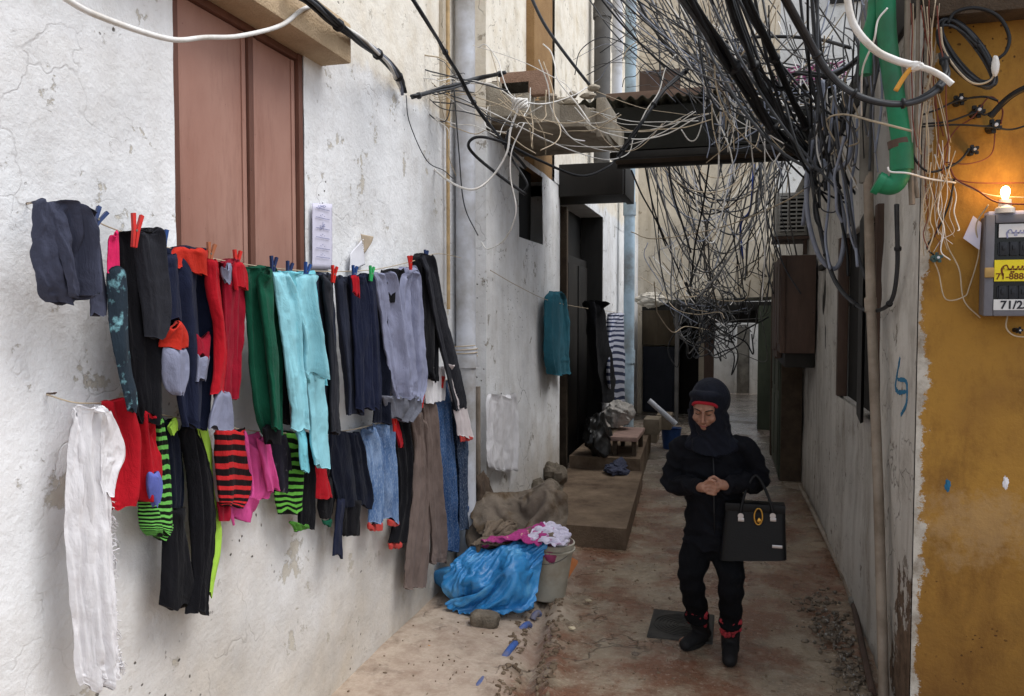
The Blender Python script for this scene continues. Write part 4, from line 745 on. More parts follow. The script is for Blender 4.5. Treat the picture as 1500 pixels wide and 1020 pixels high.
# ================================================================ things on the left wall
def text_mesh(txt, size, mat, name, parent, org, ax, up_, th=.0006, align='CENTER', bold=0.0):
    c = bpy.data.curves.new('txt', 'FONT'); c.body = txt; c.size = size; c.align_x = align; c.extrude = th; c.offset = bold; c.resolution_u = 3
    o = bpy.data.objects.new('txt', c); COL.objects.link(o); dg = bpy.context.evaluated_depsgraph_get()
    me = bpy.data.meshes.new_from_object(o.evaluated_get(dg)); bpy.data.objects.remove(o)
    org = np.array(org, float); ax = np.array(ax, float); up_ = np.array(up_, float); nn = np.cross(ax, up_)
    v = [org+ax*q.co.x+up_*q.co.y+nn*q.co.z for q in me.vertices]; f = [tuple(p.vertices) for p in me.polygons]
    return build(name, v, f, mat, parent, smooth=False)
M_INK = plain('blue_grey_ink', '8286a8', .8); M_INKD = plain('dark_ink', '2b2b33', .8); M_PAPER = plain('white_paper', 'dedee4', .85, .06); M_PAPERL = plain('lilac_paper', 'cdcbdc', .85, .08)
nt_ = empty('paper_notice', X(XL+.012, 470, 395), 'long white paper notice with faint ruled lines, pasted right of the brown shutters', 'notice')
def sheetx(x, p4, name, mat, parent=None, amp=.004, th=.002, n=14, **kw):     # a thin curled sheet against a wall of constant x; p4 = TL,TR,BR,BL pixels
    q = [X(x, *p) for p in p4]; s_ = np.linspace(0, 1, n); U, V = np.meshgrid(s_, s_)
    P = (1-V)[..., None]*((1-U)[..., None]*q[0]+U[..., None]*q[1])+V[..., None]*((1-U)[..., None]*q[3]+U[..., None]*q[2])
    P[..., 0] += amp*fbm(P, 9, 3, 5)+amp; A = P.reshape(-1, 3); Bk = A-np.array([th, 0, 0]); N_ = len(A)
    f = [k[::-1] for k in gridf(n, n)]; rim = [(i, i+1) for i in range(n-1)]+[(n-1+i*n, n-1+(i+1)*n) for i in range(n-1)]+[((n-1)*n+i+1, (n-1)*n+i) for i in range(n-1)][::-1]+[((i+1)*n, i*n) for i in range(n-1)][::-1]
    f = [k[::-1] for k in f]; f = f+[tuple(a+N_ for a in k[::-1]) for k in f]+[(a, a+N_, b+N_, b) for a, b in rim]
    return build(name, np.vstack([A, Bk]), f, mat, parent, **kw)
sheetx(XL+.016, [(457, 298), (486, 299), (486, 395), (457, 394)], 'sheet', M_PAPERL, nt_, amp=.003)
q0, q1 = X(XL+.025, 462, 300), X(XL+.025, 482, 300)
lines_ = M()
for k, h in enumerate((2.352, 2.31, 2.262, 2.22, 2.17, 2.13)): lines_.box((XL+.0245, q0[1]+.005, h), (XL+.0255, q1[1]+.005, h+.0025))
lines_.out('ruled_line', M_INK, nt_, smooth=False)
for h, t_ in ((2.362, 'حسن'), (2.32, '03 55'), (2.272, 'علي'), (2.23, '- - -'), (2.182, '71 20'), (2.14, '...')):
    s = {'حسن': '\ufe8a'[:0]+'\ufee6\ufeb4\ufea3', 'علي': '\ufef2\ufee0\ufecb'}.get(t_, '. - .')
    text_mesh(s, .032, M_INK, 'writing', nt_, (XL+.0255, (q0[1]+q1[1])/2, h), (0, 1, 0), (0, 0, 1))
for p4, lb in (([(526, 343), (544, 347), (540, 358), (532, 372)], 'torn scrap of cardboard stuck to the white wall above the jeans'), ([(512, 372), (530, 350), (534, 388), (510, 398)], 'curled white paper strip stuck on the wall below the cardboard scrap')):
    sheetx(XL+.02, p4, 'torn_paper', M_PAPER if 'white paper' in lb else plain('cardboard', 'b5a58f', .9), amp=.01, label=lb, cat='paper scrap')

# ================================================================ drainpipe and other pipes
dp = empty('drainpipe', (-1.78, 5.21, 0), 'thick grey plastic drainpipe running up the corner of the white house', 'drainpipe')
M().cyl((-1.78, 5.21, .02), (-1.78, 5.21, 6.2), .068, n=28).out('pipe', M_PIPE, dp)
for z_ in (1.5, 4.6): M().cyl((-1.78, 5.21, z_), (-1.78, 5.21, z_+.14), .078, n=28).out('socket', M_PIPE, dp)
tp = [np.array([-1.78+.08*math.cos(t), 5.21+.08*math.sin(t), 1.58+.004*t]) for t in np.linspace(0, 18.5, 70)]; M().tube(tp, .004, 5).out('tied_cord', M_BEI, dp)
sp = M().cyl((-1.76, 5.42, 0), (-1.76, 5.42, 1.35), .017, n=10); sp.out('standpipe', M_CREAMPIPE, label='thin yellowish pipe rising from the ground behind the drainpipe', cat='pipe')
M().cyl((-1.83, 5.0, 3.1), (-1.83, 5.0, 6), .016, n=10).cyl((-1.83, 5.0, 1.9), (-1.83, 5.0, 3.1), .012, n=10).out('conduit', plain('tan_conduit', 'b89c72', .7), label='thin tan conduit running up the white wall left of the drainpipe', cat='conduit')
bp = M(); bp.cyl((-1.58, 12.5, 0), (-1.58, 12.5, 8.6), .085, n=20); 
for z_ in (1.1, 3.4, 5.8): bp.cyl((-1.58, 12.5, z_), (-1.58, 12.5, z_+.2), .1, n=20)
bp.out('drainpipe', M_BLUEPIPE, label='pale blue drainpipe far down the alley on the left', cat='drainpipe')
for dx_, mt, lb, r_ in ((-.0, M_DARKPIPE, 'sooty drainpipe high on the left house wall above the footbridge', .1), (.0, M_PIPE, 'pale grey drainpipe high beside the sooty one', .07)):
    yy = 9.9 if mt is M_DARKPIPE else 11.2; M().cyl((-1.6, yy, 3.75), (-1.6, yy, 8.6), r_, n=18).cyl((-1.6, yy, 5.5), (-1.6, yy, 5.68), r_*1.15, n=18).out('drainpipe', mt, label=lb, cat='drainpipe')
rp = empty('conduit_pipe', (.69, 4.35, 0), 'long leaning cream conduit pipe on the right wall crossing the black opening', 'pipe')
M().tube(cr([(.70, 3.98, -.02), (.69, 4.2, 1.0), (.67, 4.38, 1.9), (.66, 4.5, 2.6)], 8), .024, 14).out('pipe', M_CREAMPIPE, rp)
M().cyl((.67, 4.38, 1.88), (.668, 4.4, 1.95), .030, n=14).out('coupling', M_CREAMPIPE, rp)
M().tube(cr([(.655, 4.51, 2.55), (.65, 4.5, 3.0), (.64, 4.48, 3.8)], 6), .035, 14).out('upper_pipe', M_GREYPIPE, rp)
fp = empty('ground_pipe', (.66, 6, 0), 'thin cream water pipe lying along the foot of the right wall', 'pipe')
gp = [np.array([*Z(.05, *p)[:2], .05]) for p in ((1172, 712), (1200, 768), (1230, 832), (1252, 886))]; M().tube(cr(gp, 8), .02, 10).out('pipe', M_CREAMPIPE, fp)
gp = [np.array([*Z(.05, *p)[:2], .045]) for p in ((1250, 882), (1262, 940), (1278, 1012))]; M().tube(cr(gp, 8), .017, 10).out('rusty_end', M_RUST, fp); M().cyl(gp[0]-np.array([0, .05, 0]), gp[0]+np.array([0, .05, 0]), .026, n=12).out('coupling', M_GREYPIPE, fp)
gpz = empty('green_pipe', (.72, 3.62, 2.4), 'fat bright green plastic pipe coming down the ochre corner and elbowing left', 'pipe')
def yp(y_, *p): return [Y(y_, *q) for q in p]
M().tube(cr(yp(3.6, (1296, -40), (1300, 60), (1312, 150), (1322, 225), (1318, 258), (1306, 272), (1284, 268)), 10), .038, 20).out('pipe', M_GREENPIPE, gpz)
M().tube(yp(3.6, (1320, 212), (1321, 250)), .045, 20).out('elbow_socket', M_GREENPIPE, gpz); M().tube(yp(3.6, (1292, 271), (1283, 267)), .046, 20).out('elbow_socket', M_GREENPIPE, gpz)
M().tube(cr(yp(3.64, (1282, -40), (1280, 20), (1270, 60), (1268, 110)), 8), .026, 16).out('branch_pipe', M_GREENPIPE, gpz)
M().tube(yp(3.6, (1316, 205), (1318, 216)), .043, 18).out('rusty_clamp', M_RUST, gpz)
gc = M().tube(cr(yp(3.62, (1330, 0), (1328, 120), (1334, 250), (1336, 300)), 8), .012, 8).tube(cr(yp(3.62, (1345, 0), (1344, 100), (1340, 240), (1344, 290)), 8), .008, 8); gc.out('conduit', M_CREAMPIPE, label='pair of dirty cream conduits taped along the ochre corner beside the green pipe', cat='conduit')

# ================================================================ meter box and bulb on the ochre wall
M_BOX = plain('grey_box_plastic', '6b6b72', .5, .1); M_YEL = plain('yellow_sticker', 'e2cf2a', .6, .08); M_LABW = plain('white_sticker', 'cfcfcf', .6, .06)
mb = empty('meter_box', (1.12, 3.68, 1.87), 'grey electricity meter box with yellow and white stickers on the ochre wall', 'meter box')
x0, x1, z0_, z1_ = .972, 1.29, 1.865, 2.262; yb = 3.69; yf = 3.60
M().box((x0, yf+.02, z0_), (x1, yb, z1_), .008).out('case', M_BOX, mb)
M().box((x0-.004, yf, z0_-.004), (x0+.03, yf+.03, z1_+.004), .006).box((x1-.03, yf, z0_-.004), (x1+.004, yf+.03, z1_+.004), .006).box((x0+.03, yf, z1_-.03), (x1-.03, yf+.03, z1_+.004), .006).box((x0+.03, yf, z0_-.004), (x1-.03, yf+.03, z0_+.03), .006).out('rim', M_BOX, mb)
M().box((x0+.03, yf+.016, z0_+.03), (x1-.03, yf+.0195, z1_-.03)).out('window_pane', plain('dark_glass', '14161a', .15, .1, bump=0), mb)
for zc in (2.13, 1.955):
    mt_ = M()
    mt_.box((x0+.045, yf+.0125, zc-.022), (x0+.26, yf+.0155, zc+.022))
    for k in range(6):
        a = x0+.05+k*.036; mt_.box((a, yf+.008, zc-.028), (a+.028, yf+.0155, zc+.028), .003).box((a+.008, yf+.002, zc-.006), (a+.02, yf+.0075, zc+.014), .002)
    mt_.out('breaker_row', plain('breaker_black', '24262c', .4), mb)
M().box((x0+.045, yf+.006, 2.175), (x1-.04, yf+.0075, 2.228)).out('top_sticker', M_LABW, mb)
ys_ = M().box((x0+.03, yf-.003, 2.0), (x1-.03, yf-.0015, 2.085)).out('yellow_sticker', M_YEL, mb); ws_ = M().box((x0+.03, yf-.003, 1.885), (x1-.05, yf-.0015, 1.928)).out('number_sticker', M_LABW, mb)
M().box((x0-.006, yf-.012, 2.015), (x0+.028, yf-.001, 2.055), .004).out('latch', plain('tan_latch', 'a98a52', .5), mb)
AX, UPV = (1, 0, 0), (0, 0, 1)
text_mesh('\ufee2\ufef4\ufeb4\ufee8\ufedf\ufe8d', .055, plain('red_brown_ink', '6b3418', .7), 'arabic_word', ys_, (x0+.125, yf-.0036, 2.045), AX, UPV, bold=.0012)
text_mesh('71-888811-0', .035, plain('red_brown_ink', '6b3418', .7), 'phone_number', ys_, (x0+.125, yf-.0036, 2.008), AX, UPV, bold=.0006)
text_mesh('71/25', .045, M_INKD, 'number', ws_, (x0+.105, yf-.0036, 1.891), AX, UPV, bold=.0012)
text_mesh('\ufee2\ufef4\ufeb4\ufee8\ufedf\ufe8d', .045, M_INK, 'arabic_word', mb, (x0+.13, yf+.0055, 2.19), AX, UPV, bold=.001)
bulb = empty('light_bulb', (1.04, 3.6, 2.3), 'small glowing bulb in a white socket taped above the meter box', 'light bulb')
M().lathe((1.04, 3.62, 2.272), [(.0, 0), (.035, 0), (.035, .02), (.024, .028), (.022, .055), (.0, .055)], 20).out('socket', M_WHT, bulb)
g = G('bulb_glow'); g.b.inputs['Emission Color'].default_value = (1, .62, .25, 1); g.b.inputs['Emission Strength'].default_value = 14
M().lathe((1.04, 3.62, 2.327), [(.0, 0), (.009, .0), (.012, .012), (.017, .026), (.016, .04), (.009, .051), (.0, .054)], 20).out('glass', g.m, bulb)
pl_ = bpy.data.lights.new('bulb_light', 'POINT'); pl_.energy = 1.1; pl_.color = (1, .58, .22); pl_.shadow_soft_size = .03; po = bpy.data.objects.new('bulb_light', pl_); COL.objects.link(po); po.location = (1.04, 3.575, 2.40)
M().box((x0+.01, yf+.02, z1_+.001), (x0+.15, yb-.01, z1_+.02), .004).prism([(x0-.07, 3.66, 2.18), (x0-.012, 3.65, 2.13), (x0-.006, 3.655, 2.24), (x0-.035, 3.66, 2.27)], (0, -.004, 0)).out('white_tape', M_PAPERL, mb)
# blue graffiti on the right wall, small paint marks on the ochre wall
gf = M_TEALP = plain('blue_spray_paint', '2c6f94', .8)
def stroke(x, pts, r, name, mat, label, cat): 
    return M().tube(cr([X(x, *p) for p in pts], 8), r, 6).out(name, mat, label=label, cat=cat)
M_ = M()
def wall_right(y_, z_):
    q = np.array([[XR, y_, z_]]); return XR-.022*float((fbm(q, 1.3, 4, 15)+.35*fbm(q, 6.5, 3, 17))[0])
for s_ in ([(1318, 524), (1312, 560), (1314, 574), (1328, 574)], [(1314, 556), (1326, 560), (1328, 590), (1320, 608)]):
    c_ = cr([X(XR, *p) for p in s_], 10); 
    for i in range(len(c_)-1):
        a, b = c_[i], c_[i+1]; d_ = b-a; nn_ = np.array([0, -d_[2], d_[1]]); nn_ = nn_/(np.linalg.norm(nn_)+1e-9)*.011
        w_ = .55+.6*RNG.random(); q = [a-nn_*w_, b-nn_*w_, b+nn_*w_, a+nn_*w_]
        for k_ in q: k_[0] = wall_right(k_[1], k_[2])-.0025
        M_.prism([k_-[.0, 0, 0] for k_ in q], (.004, 0, 0))
M_.out('graffiti', gf, label='small blue spray painted scribble on the right wall below the black opening', cat='graffiti')
for px_, py_, mt, lb in ((1388, 712, gf, 'small blue paint blotch on the ochre wall'), (1473, 708, M_PAPER, 'small white paint fleck on the ochre wall')):
    p = Y(3.70, px_, py_); q_ = p[None]; p[1] = 3.7-.012*float((fbm(q_, 1.6, 4, 31)+.35*fbm(q_, 8, 3, 33))[0]); M().blob(p, (.010, .003, .024), .9, 3, 5, 24, 16).out('paint_blotch', mt, label=lb, cat='paint mark')
# ================================================================ things hanging on the neighbouring house
def lobe_obj(name, rows, xp, mat, label, cat, group=None, seed=50, **kw):
    v, f, uv = lobe(rows, xp, seed=seed, **kw); return build(name, v, f, mat, None, uv=uv, label=label, cat=cat, group=group)
lobe_obj('hanging_shirt', [(427, 808, 818), (440, 802, 824), (480, 801, 828), (520, 802, 830), (550, 806, 831)], -1.66, C_TEAL, 'teal shirt hanging alone beside the dark doorway', 'shirt', seed=51, D=.06, A=.03, nf=4, nu=34)
lobe_obj('hanging_jacket', [(440, 868, 876), (480, 866, 886), (520, 868, 892), (560, 872, 900), (590, 876, 896)], -1.55, C_BLKF, 'black jacket hanging in the dark past the doorway', 'jacket', seed=52, D=.08, A=.04, nf=4, nu=34)
lobe_obj('hanging_shirt', [(458, 898, 910), (490, 892, 912), (540, 888, 914), (600, 900, 916), (622, 906, 916)], -1.5, fabric('navy_white_stripe', '28314e', stripe=('b9bccb', 22, .55)), 'navy and white patterned shirt hanging next to the pale blue drainpipe', 'shirt', seed=53, D=.1, A=.05, nf=5, nu=34)
M().tube(cr([X(XS+.02, 718, 396), X(-1.7, 760, 420), X(-1.66, 806, 441), X(-1.6, 860, 452), X(-1.5, 905, 458)], 8), .003, 5).out('washing_line', M_BEI, label='thin line from the side wall nail to the teal shirt', cat='washing line')
rg = [(576, 716, 752), (592, 713, 756), (630, 714, 758), (680, 716, 757), (690, 730, 756)]
rr_ = lobe_obj('white_rag', rg, XS+.05, C_WHITE, 'thin white rag hanging on the side wall above the rubble', 'rag', seed=54, D=.006, A=.012, nf=5, nu=80, crumple=.012)
M().box((XS-.0, 5.75, 3.52), (XS+.05, 5.8, 3.6)).out('wall_hook', M_RUST, label='small rusty hook above the loose blocks', cat='hook')
# bricks/stonework at the wall foot
ru = M()
for k in range(26):
    a = RNG.uniform(5.75, 8.1); ru.blob((XS+.03+.10*RNG.random(), a, RNG.random()**2*.35), (.06+.05*RNG.random(), .12, .08+.04*RNG.random()), .45, 2.5, k+100, 16, 12)
ru.out('rubble', M_STONE, label='rough crumbled stone bank at the foot of the side wall', cat='rubble', kind='stuff')
# step platform in front of the dark doorway
st_ = M(); st_.prism([(-1.74, 6.25, 0), (-.80, 6.25, 0), (-.93, 8.6, 0), (-1.74, 8.6, 0)][::-1], (0, 0, .17)); st_.prism([(-1.74, 8.62, 0), (-.96, 8.62, 0), (-1.08, 11.0, 0), (-1.74, 11.0, 0)][::-1], (0, 0, .3))
st_.out('door_steps', M_STEP, kind='structure')
cu = empty('low_bench', (-1.05, 9.2, .3), 'low pinkish crate bench on the step by the doorway', 'bench')
M().box((-1.3, 8.7, .47), (-1.0, 9.5, .52), .01).out('seat', plain('dusty_pink_wood', '9a7f74', .8), cu); 
for a in (8.75, 9.4): M().box((-1.28, a, .3), (-1.23, a+.06, .47), .005).out('leg', M_WOOD, cu); M().box((-1.07, a, .3), (-1.02, a+.06, .47), .005).out('leg', M_WOOD, cu)
M().blob((-1.28, 9.3, .72), (.18, .2, .16), .35, 1.2, 21, 70, 44, facets=22, folds=(.07, 5, (.6, .1, .6))).out('white_sack', fabric('off_white_sack', 'a9a49d'), label='crumpled off white sack lying on the bench', cat='sack')
M().blob((-1.45, 8.75, .52), (.18, .25, .26), .3, 1.2, 22, 70, 44, facets=26, folds=(.05, 5, (.6, .1, .6))).out('black_bag', plain('black_plastic_bag', '1c1b1a', .4), label='bulging black rubbish bag in the dark doorway', cat='bag')
M().blob((-1.2, 8.45, .22), (.12, .16, .06), .4, 1.3, 25, 60, 40, facets=18, folds=(.1, 6, (.6, .6, .2))).out('dark_cloth', C_CHAR, label='dark cloth dropped at the edge of the step', cat='cloth')
M().cyl((-1.05, 10.4, .75), (-.70, 10.4, .45), .035, n=12).out('plastic_tube', M_PIPE, label='short pale plastic tube leaning behind the woman', cat='tube')
M().lathe((-.82, 11.2, .0), [(0, 0), (.11, 0), (.14, .28), (.15, .29), (.13, .27), (.1, .03), (0, .03)], 20).out('blue_bucket', plain('blue_bucket_plastic', '29477c', .5), label='small blue bucket behind the woman beside the step', cat='bucket')
for k, (a, b, c_) in enumerate(((-1.12, 10.4, .3), (-1.0, 10.9, .3), (-1.25, 11.6, .0))): M().box((a, b, c_), (a+.2, b+.4, c_+.2), .01).out('concrete_block', M_CONC, label=('grey block nearest the bench', 'grey block behind the first on the step', 'grey block on the ground past the step')[k], cat='block', group='blocks on the step')

# ================================================================ pile by the drainpipe
M_BAGB = (lambda g: (g.base(g.ramp(g.noise(5, 5, .6), [(.3, '246ea6'), (.55, '3787c2'), (.75, '74b4da')])), g.bump(g.noise(22, 5, .65, dist=1.2), .7, .008), g.m)[-1])(G('blue_plastic_sheeting', .3, .5))
bk = empty('bucket', (-1.17, 5.06, .02), 'dirty cream plastic bucket full of rags beside the blue bag', 'bucket')
M_BUCK = plain('dirty_bucket_plastic', 'b5afa0', .5, .2, 6, dirt='85745c')
tilt = np.array(Matrix.Rotation(math.radians(4), 3, 'Y'))
M().lathe((-1.17, 5.06, .01), [(.0, 0), (.118, 0), (.122, .01), (.152, .33), (.152, .345), (.158, .345), (.160, .375), (.150, .378), (.144, .34), (.112, .02), (0, .02)], 44, tilt).out('body', M_BUCK, bk)
M().lathe((-1.17, 5.06, .01), [(.155, .325), (.165, .328), (.165, .337), (.155, .34)], 44, tilt).out('rim', M_BUCK, bk)
hd = [np.array([-1.17, 5.06, .34])+np.array([.168*math.cos(t), .168*math.sin(t)*.98, -.07*abs(math.sin(t)) if math.sin(t) < 0 else 0]) for t in np.linspace(-math.pi, 0, 20)]; M().tube(hd, .003, 5).out('handle', M_GREYPIPE, bk)
C_SACK = fabric('muddy_burlap', '71665a', .3, weave=150, stains=('5b4c3c', 6, .52)); C_SACK2 = fabric('grey_brown_blanket', '786a5b', .3, stains=('4f4438', 7, .55)); C_MAG = fabric('magenta_print_cloth', 'a83f7c', stains=('e0c9a0', 16, .6)); C_PALC = fabric('pale_print_cloth', 'c9c3d4', stains=('a0588c', 20, .58))
C_MAG2 = fabric('dusty_magenta_cloth', 'a24a6e')
def laid_cloth(key, name, mat, label, cat, th=.006, crinkle=.008, seed=0):
    v, f = LAID[key]; me = bpy.data.meshes.new('tmp'); me.from_pydata(v.tolist(), [], f); o = bpy.data.objects.new('tmp', me); COL.objects.link(o)
    b_ = o.modifiers.new('s', 'SUBSURF'); b_.levels = 2; a = o.modifiers.new('t', 'SOLIDIFY'); a.thickness = th; a.offset = 1
    e = bpy.data.meshes.new_from_object(o.evaluated_get(bpy.context.evaluated_depsgraph_get())); v = np.array([q.co[:] for q in e.vertices]); f = [tuple(p.vertices) for p in e.polygons]; bpy.data.objects.remove(o)
    v = v+crinkle*np.stack([fbm(v, 9, 4, seed), fbm(v, 9, 4, seed+1), (1-2*np.abs(fbm(v, 8, 3, seed+2)))*.8], -1)
    return build(name, v, f, mat, None, label=label, cat=cat)
heap_core(.015).out('brown_blanket', C_SACK2, auto=None, label='brown heap of folded blankets under the burlap sack', cat='blanket')
M().blob((-1.16, 5.04, .33), (.13, .13, .09), .2, 1.4, 66, 30, 20, facets=16).out('bucket_filling', C_MAG2, auto=None, label='dusty pink rags packed inside the bucket', cat='rags')
BAG = laid_cloth('bag', 'blue_bag', M_BAGB, 'crumpled shiny blue plastic bag slumped on the ground by the drainpipe', 'bag', .003, .012, 3)
bag_core(.008).out('bag_bottom', M_BAGB, BAG, auto=None)
laid_cloth('sack', 'burlap_sack', C_SACK, 'muddy burlap sack slung over the bucket and heap by the side wall', 'sack', .008, .010, 5)
laid_cloth('blanket', 'grey_blanket', C_SACK2, 'grey brown blanket lying between the blue bag and the drainpipe', 'blanket', .008, .010, 7)
laid_cloth('pink', 'printed_cloth', C_MAG, 'magenta printed cloth lying along the top of the blue bag', 'cloth', .006, .012, 9)
laid_cloth('rag', 'bucket_rag', C_PALC, 'white and pink rag spilling over the bucket rim', 'rag', .006, .012, 11)
M().blob((-1.72, 5.36, .55), (.08, .12, .2), .35, 1.3, 64, 60, 44, facets=22, folds=(.09, 5, (.3, .2, .9))).out('dark_rag', fabric('dark_brown_rag', '4c4036'), auto=None, label='dark brown rag stuffed between the drainpipe and the blanket', cat='rag')
M().blob((-1.06, 5.0, .40), (.05, .07, .035), .45, 2.6, 70, 30, 20, facets=14).out('white_rag', C_WHITE, auto=None, label='white crumpled rag at the right rim of the bucket', cat='rag')
bd = [np.array(Z(.01, 812, 862)), np.array(Z(.01, 822, 840))]; a = Y(5.3, 818, 862); b = Y(5.5, 836, 818)
M().prism([Y(5.2, 812, 866), Y(5.2, 824, 862), Y(5.35, 846, 826), Y(5.35, 828, 816)], (.0, .02, .015)).out('orange_board', plain('orange_brown_board', 'b0662f', .6, .2, 6), smooth=False, label='broken orange brown board leaning behind the bucket', cat='board')
M().blob((-1.40, 4.43, .065), (.09, .055, .045), .16, 2, 80, 30, 20, sq=.55).out('loose_stone', M_STONE, label='loose beige block lying in front of the blue bag', cat='stone')
for k, (px_, py_, c_) in enumerate(((628, 948, 'c8893c'), (642, 952, 'b9c2d6'), (838, 920, 'd8c8a8'), (862, 880, 'b8a88c'), (930, 958, '6e6256'), (683, 908, 'a39274'))):
    p = Z(.025, px_, py_); M().blob(p, (.022, .016, .009), .5, 3, k, 14, 10).out('litter', plain('litter_'+c_, c_, .8), label=('orange peel scrap on the dusty ground left of the blue pipe', 'pale plastic scrap right of the orange peel', 'cream scrap right of the bucket', 'beige pebble near the step', 'dark pebble left of the manhole cover', 'small stone right of the loose block')[k], cat='litter')
# blue water pipe showing through the trench
bw = empty('buried_pipe', Z(.02, 750, 950), 'blue water pipe showing in broken stretches through a trench in the ground', 'pipe')
M_BW = plain('blue_water_pipe', '3f63a8', .6, .3, 12, dirt='8a7c6a')
for a, b in (((696, 1012), (712, 990)), ((733, 970), (757, 938)), ((762, 922), (776, 912)), ((780, 903), (790, 896))):
    p, q = Z(.012, *a), Z(.012, *b); M().tube([p+(q-p)*t+np.array([0, 0, -.02*(2*t-1)**4]) for t in np.linspace(0, 1, 8)], .019, 10).out('pipe_stretch', M_BW, bw)
# manhole cover
g = G('cast_iron_cover', .6, .4); g.base(g.ramp(g.noise(12, 6, .7), [(.3, '2b2a28'), (.7, '45423d')])); g.b.inputs['Metallic'].default_value = .3; g.bump(g.noise(60, 3), .4, .003)
mc = Z(.012, 1002, 918); mh = M(); mh.box((mc[0]-.20, mc[1]-.2, -.03), (mc[0]+.17, mc[1]+.24, .014), .006)
for r_ in np.arange(.03, .17, .022): mh.lathe((mc[0]-.015, mc[1]+.02, .0125), [(r_-.005, 0), (r_-.004, .006), (r_+.004, .006), (r_+.005, 0)], 36)
mh.out('manhole_cover', g.m, label='square dark iron manhole cover under the walking woman', cat='manhole cover')
# trash strip by the right wall
tr = M(); 
for k in range(300):
    t = RNG.random(); p = Z(.03, 1205+75*t+RNG.gauss(0, 16)-10, 880+135*t+RNG.gauss(0, 14)); 
    if p[0] > .69: continue
    tr.blob((p[0], p[1], .02+.02*RNG.random()), (.006+.02*RNG.random()**2, .006+.018*RNG.random()**2, .005+.008*RNG.random()), .5, 3, k % 17, 7, 5)
g = G('gravel_litter', .7, .4); g.base(g.ramp(g.noise(38, 2, .5), [(.3, '3b332b'), (.48, '7d7060'), (.6, '5d5347'), (.68, 'a5a29b')])); tr.out('gravel_litter', g.m, kind='stuff', label='gravel and litter strewn along the foot of the right wall', cat='litter', auto=None)
pb = M()
for k in range(700):
    a = RNG.uniform(-1.8, .65); b = RNG.uniform(3.0, 8.0); pb.blob((a, b, floor_z(a, b)+.002), (.003+.01*RNG.random()**3, .003+.01*RNG.random()**3, .003+.004*RNG.random()), .4, 3, k % 17, 6, 4)
for k in range(500):
    b = RNG.uniform(2.8, 6.2); a = -.93-(b-3.5)*.17+RNG.choice([-1, 1])*(.05+.09*RNG.random()); pb.blob((a, b, floor_z(a, b)), (.005+.02*RNG.random()**2, .005+.02*RNG.random()**2, .004+.012*RNG.random()), .5, 3, k % 17, 7, 5)
pb.out('gravel', concrete('earthy_gravel', '91806b', '5d4a39', 20), kind='stuff', label='fine gravel and crumbs of earth scattered over the alley floor', cat='gravel', auto=None)

# ================================================================ air conditioner
ac = empty('air_conditioner', (.45, 8.9, 2.7), 'small grey white air conditioner unit on the right wall among the wires', 'air conditioner')
M().box((.42, 9.0, 2.70), (.74, 9.55, 3.16), .015).out('case', plain('aged_white_metal', 'a7a6a0', .5, .12, 6, dirt='7a756a'), ac)
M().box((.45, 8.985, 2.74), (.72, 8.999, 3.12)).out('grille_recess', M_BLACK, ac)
gr_ = M()
for k in range(9): gr_.box((.44, 8.972, 2.745+k*.043), (.73, 8.99, 2.764+k*.043), .003)
for k in range(4): gr_.box((.45+k*.085, 8.97, 2.735), (.462+k*.085, 8.985, 3.125), .003)
gr_.out('grille', plain('aged_white_metal', 'a7a6a0', .5, .12, 6, dirt='7a756a'), ac)
M().box((.40, 8.95, 2.66), (.75, 9.6, 2.69)).box((.7, 9.0, 2.5), (.74, 9.04, 2.66)).out('bracket', M_RUST, ac)

# ================================================================ cables
def wp(pts):
    o = []
    for p in pts:
        if p[0] == 'x': o.append(X(p[3], p[1], p[2]))
        else: o.append(Y(p[2], p[0], p[1]))
    return np.array(o)
def cable(name, label, pts, r, mat, group=None, n=6, res=8, wob=.0, seed=0):
    c_ = cr(wp(pts), res)
    if wob: c_ = c_+wob*np.stack([fbm(c_, 5, 3, seed), fbm(c_, 5, 3, seed+1), fbm(c_, 5, 3, seed+2)], -1)
    return M().tube(c_, r, n).out(name, mat, label=label, cat='cable', group=group, auto=None)
def bundle(name, label, pts, rb, k, r, mats, twist=3, seed=0, group=None):
    c_ = cr(wp(pts), 10); root = empty(name, c_[len(c_)//2], label, 'cable bundle', group); T = np.gradient(c_, axis=0); T /= np.linalg.norm(T, axis=1)[:, None]
    a = np.cross(T, [0, 0, 1.]); a /= np.linalg.norm(a, axis=1)[:, None]; b = np.cross(T, a); t = np.linspace(0, 1, len(c_))
    for i in range(k):
        ph = 2*math.pi*i/k+seed; an = ph+t*twist+.8*vn(np.stack([t*5, t*0+i, t*0+seed], -1)); rad = rb*(.6+.5*vn(np.stack([t*7, t*0+i+5, t*0+seed], -1)))
        M().tube(c_+a*(rad*np.cos(an))[:, None]+b*(rad*np.sin(an))[:, None], r, 7).out('cable', mats[i % len(mats)], root, auto=None)
    for q in range(2, len(c_)-1, 13): M().tube([c_[q]-T[q]*.006, c_[q]+T[q]*.006], rb+r*1.1, 10).out('tie', mats[0], root, auto=None)
    return root
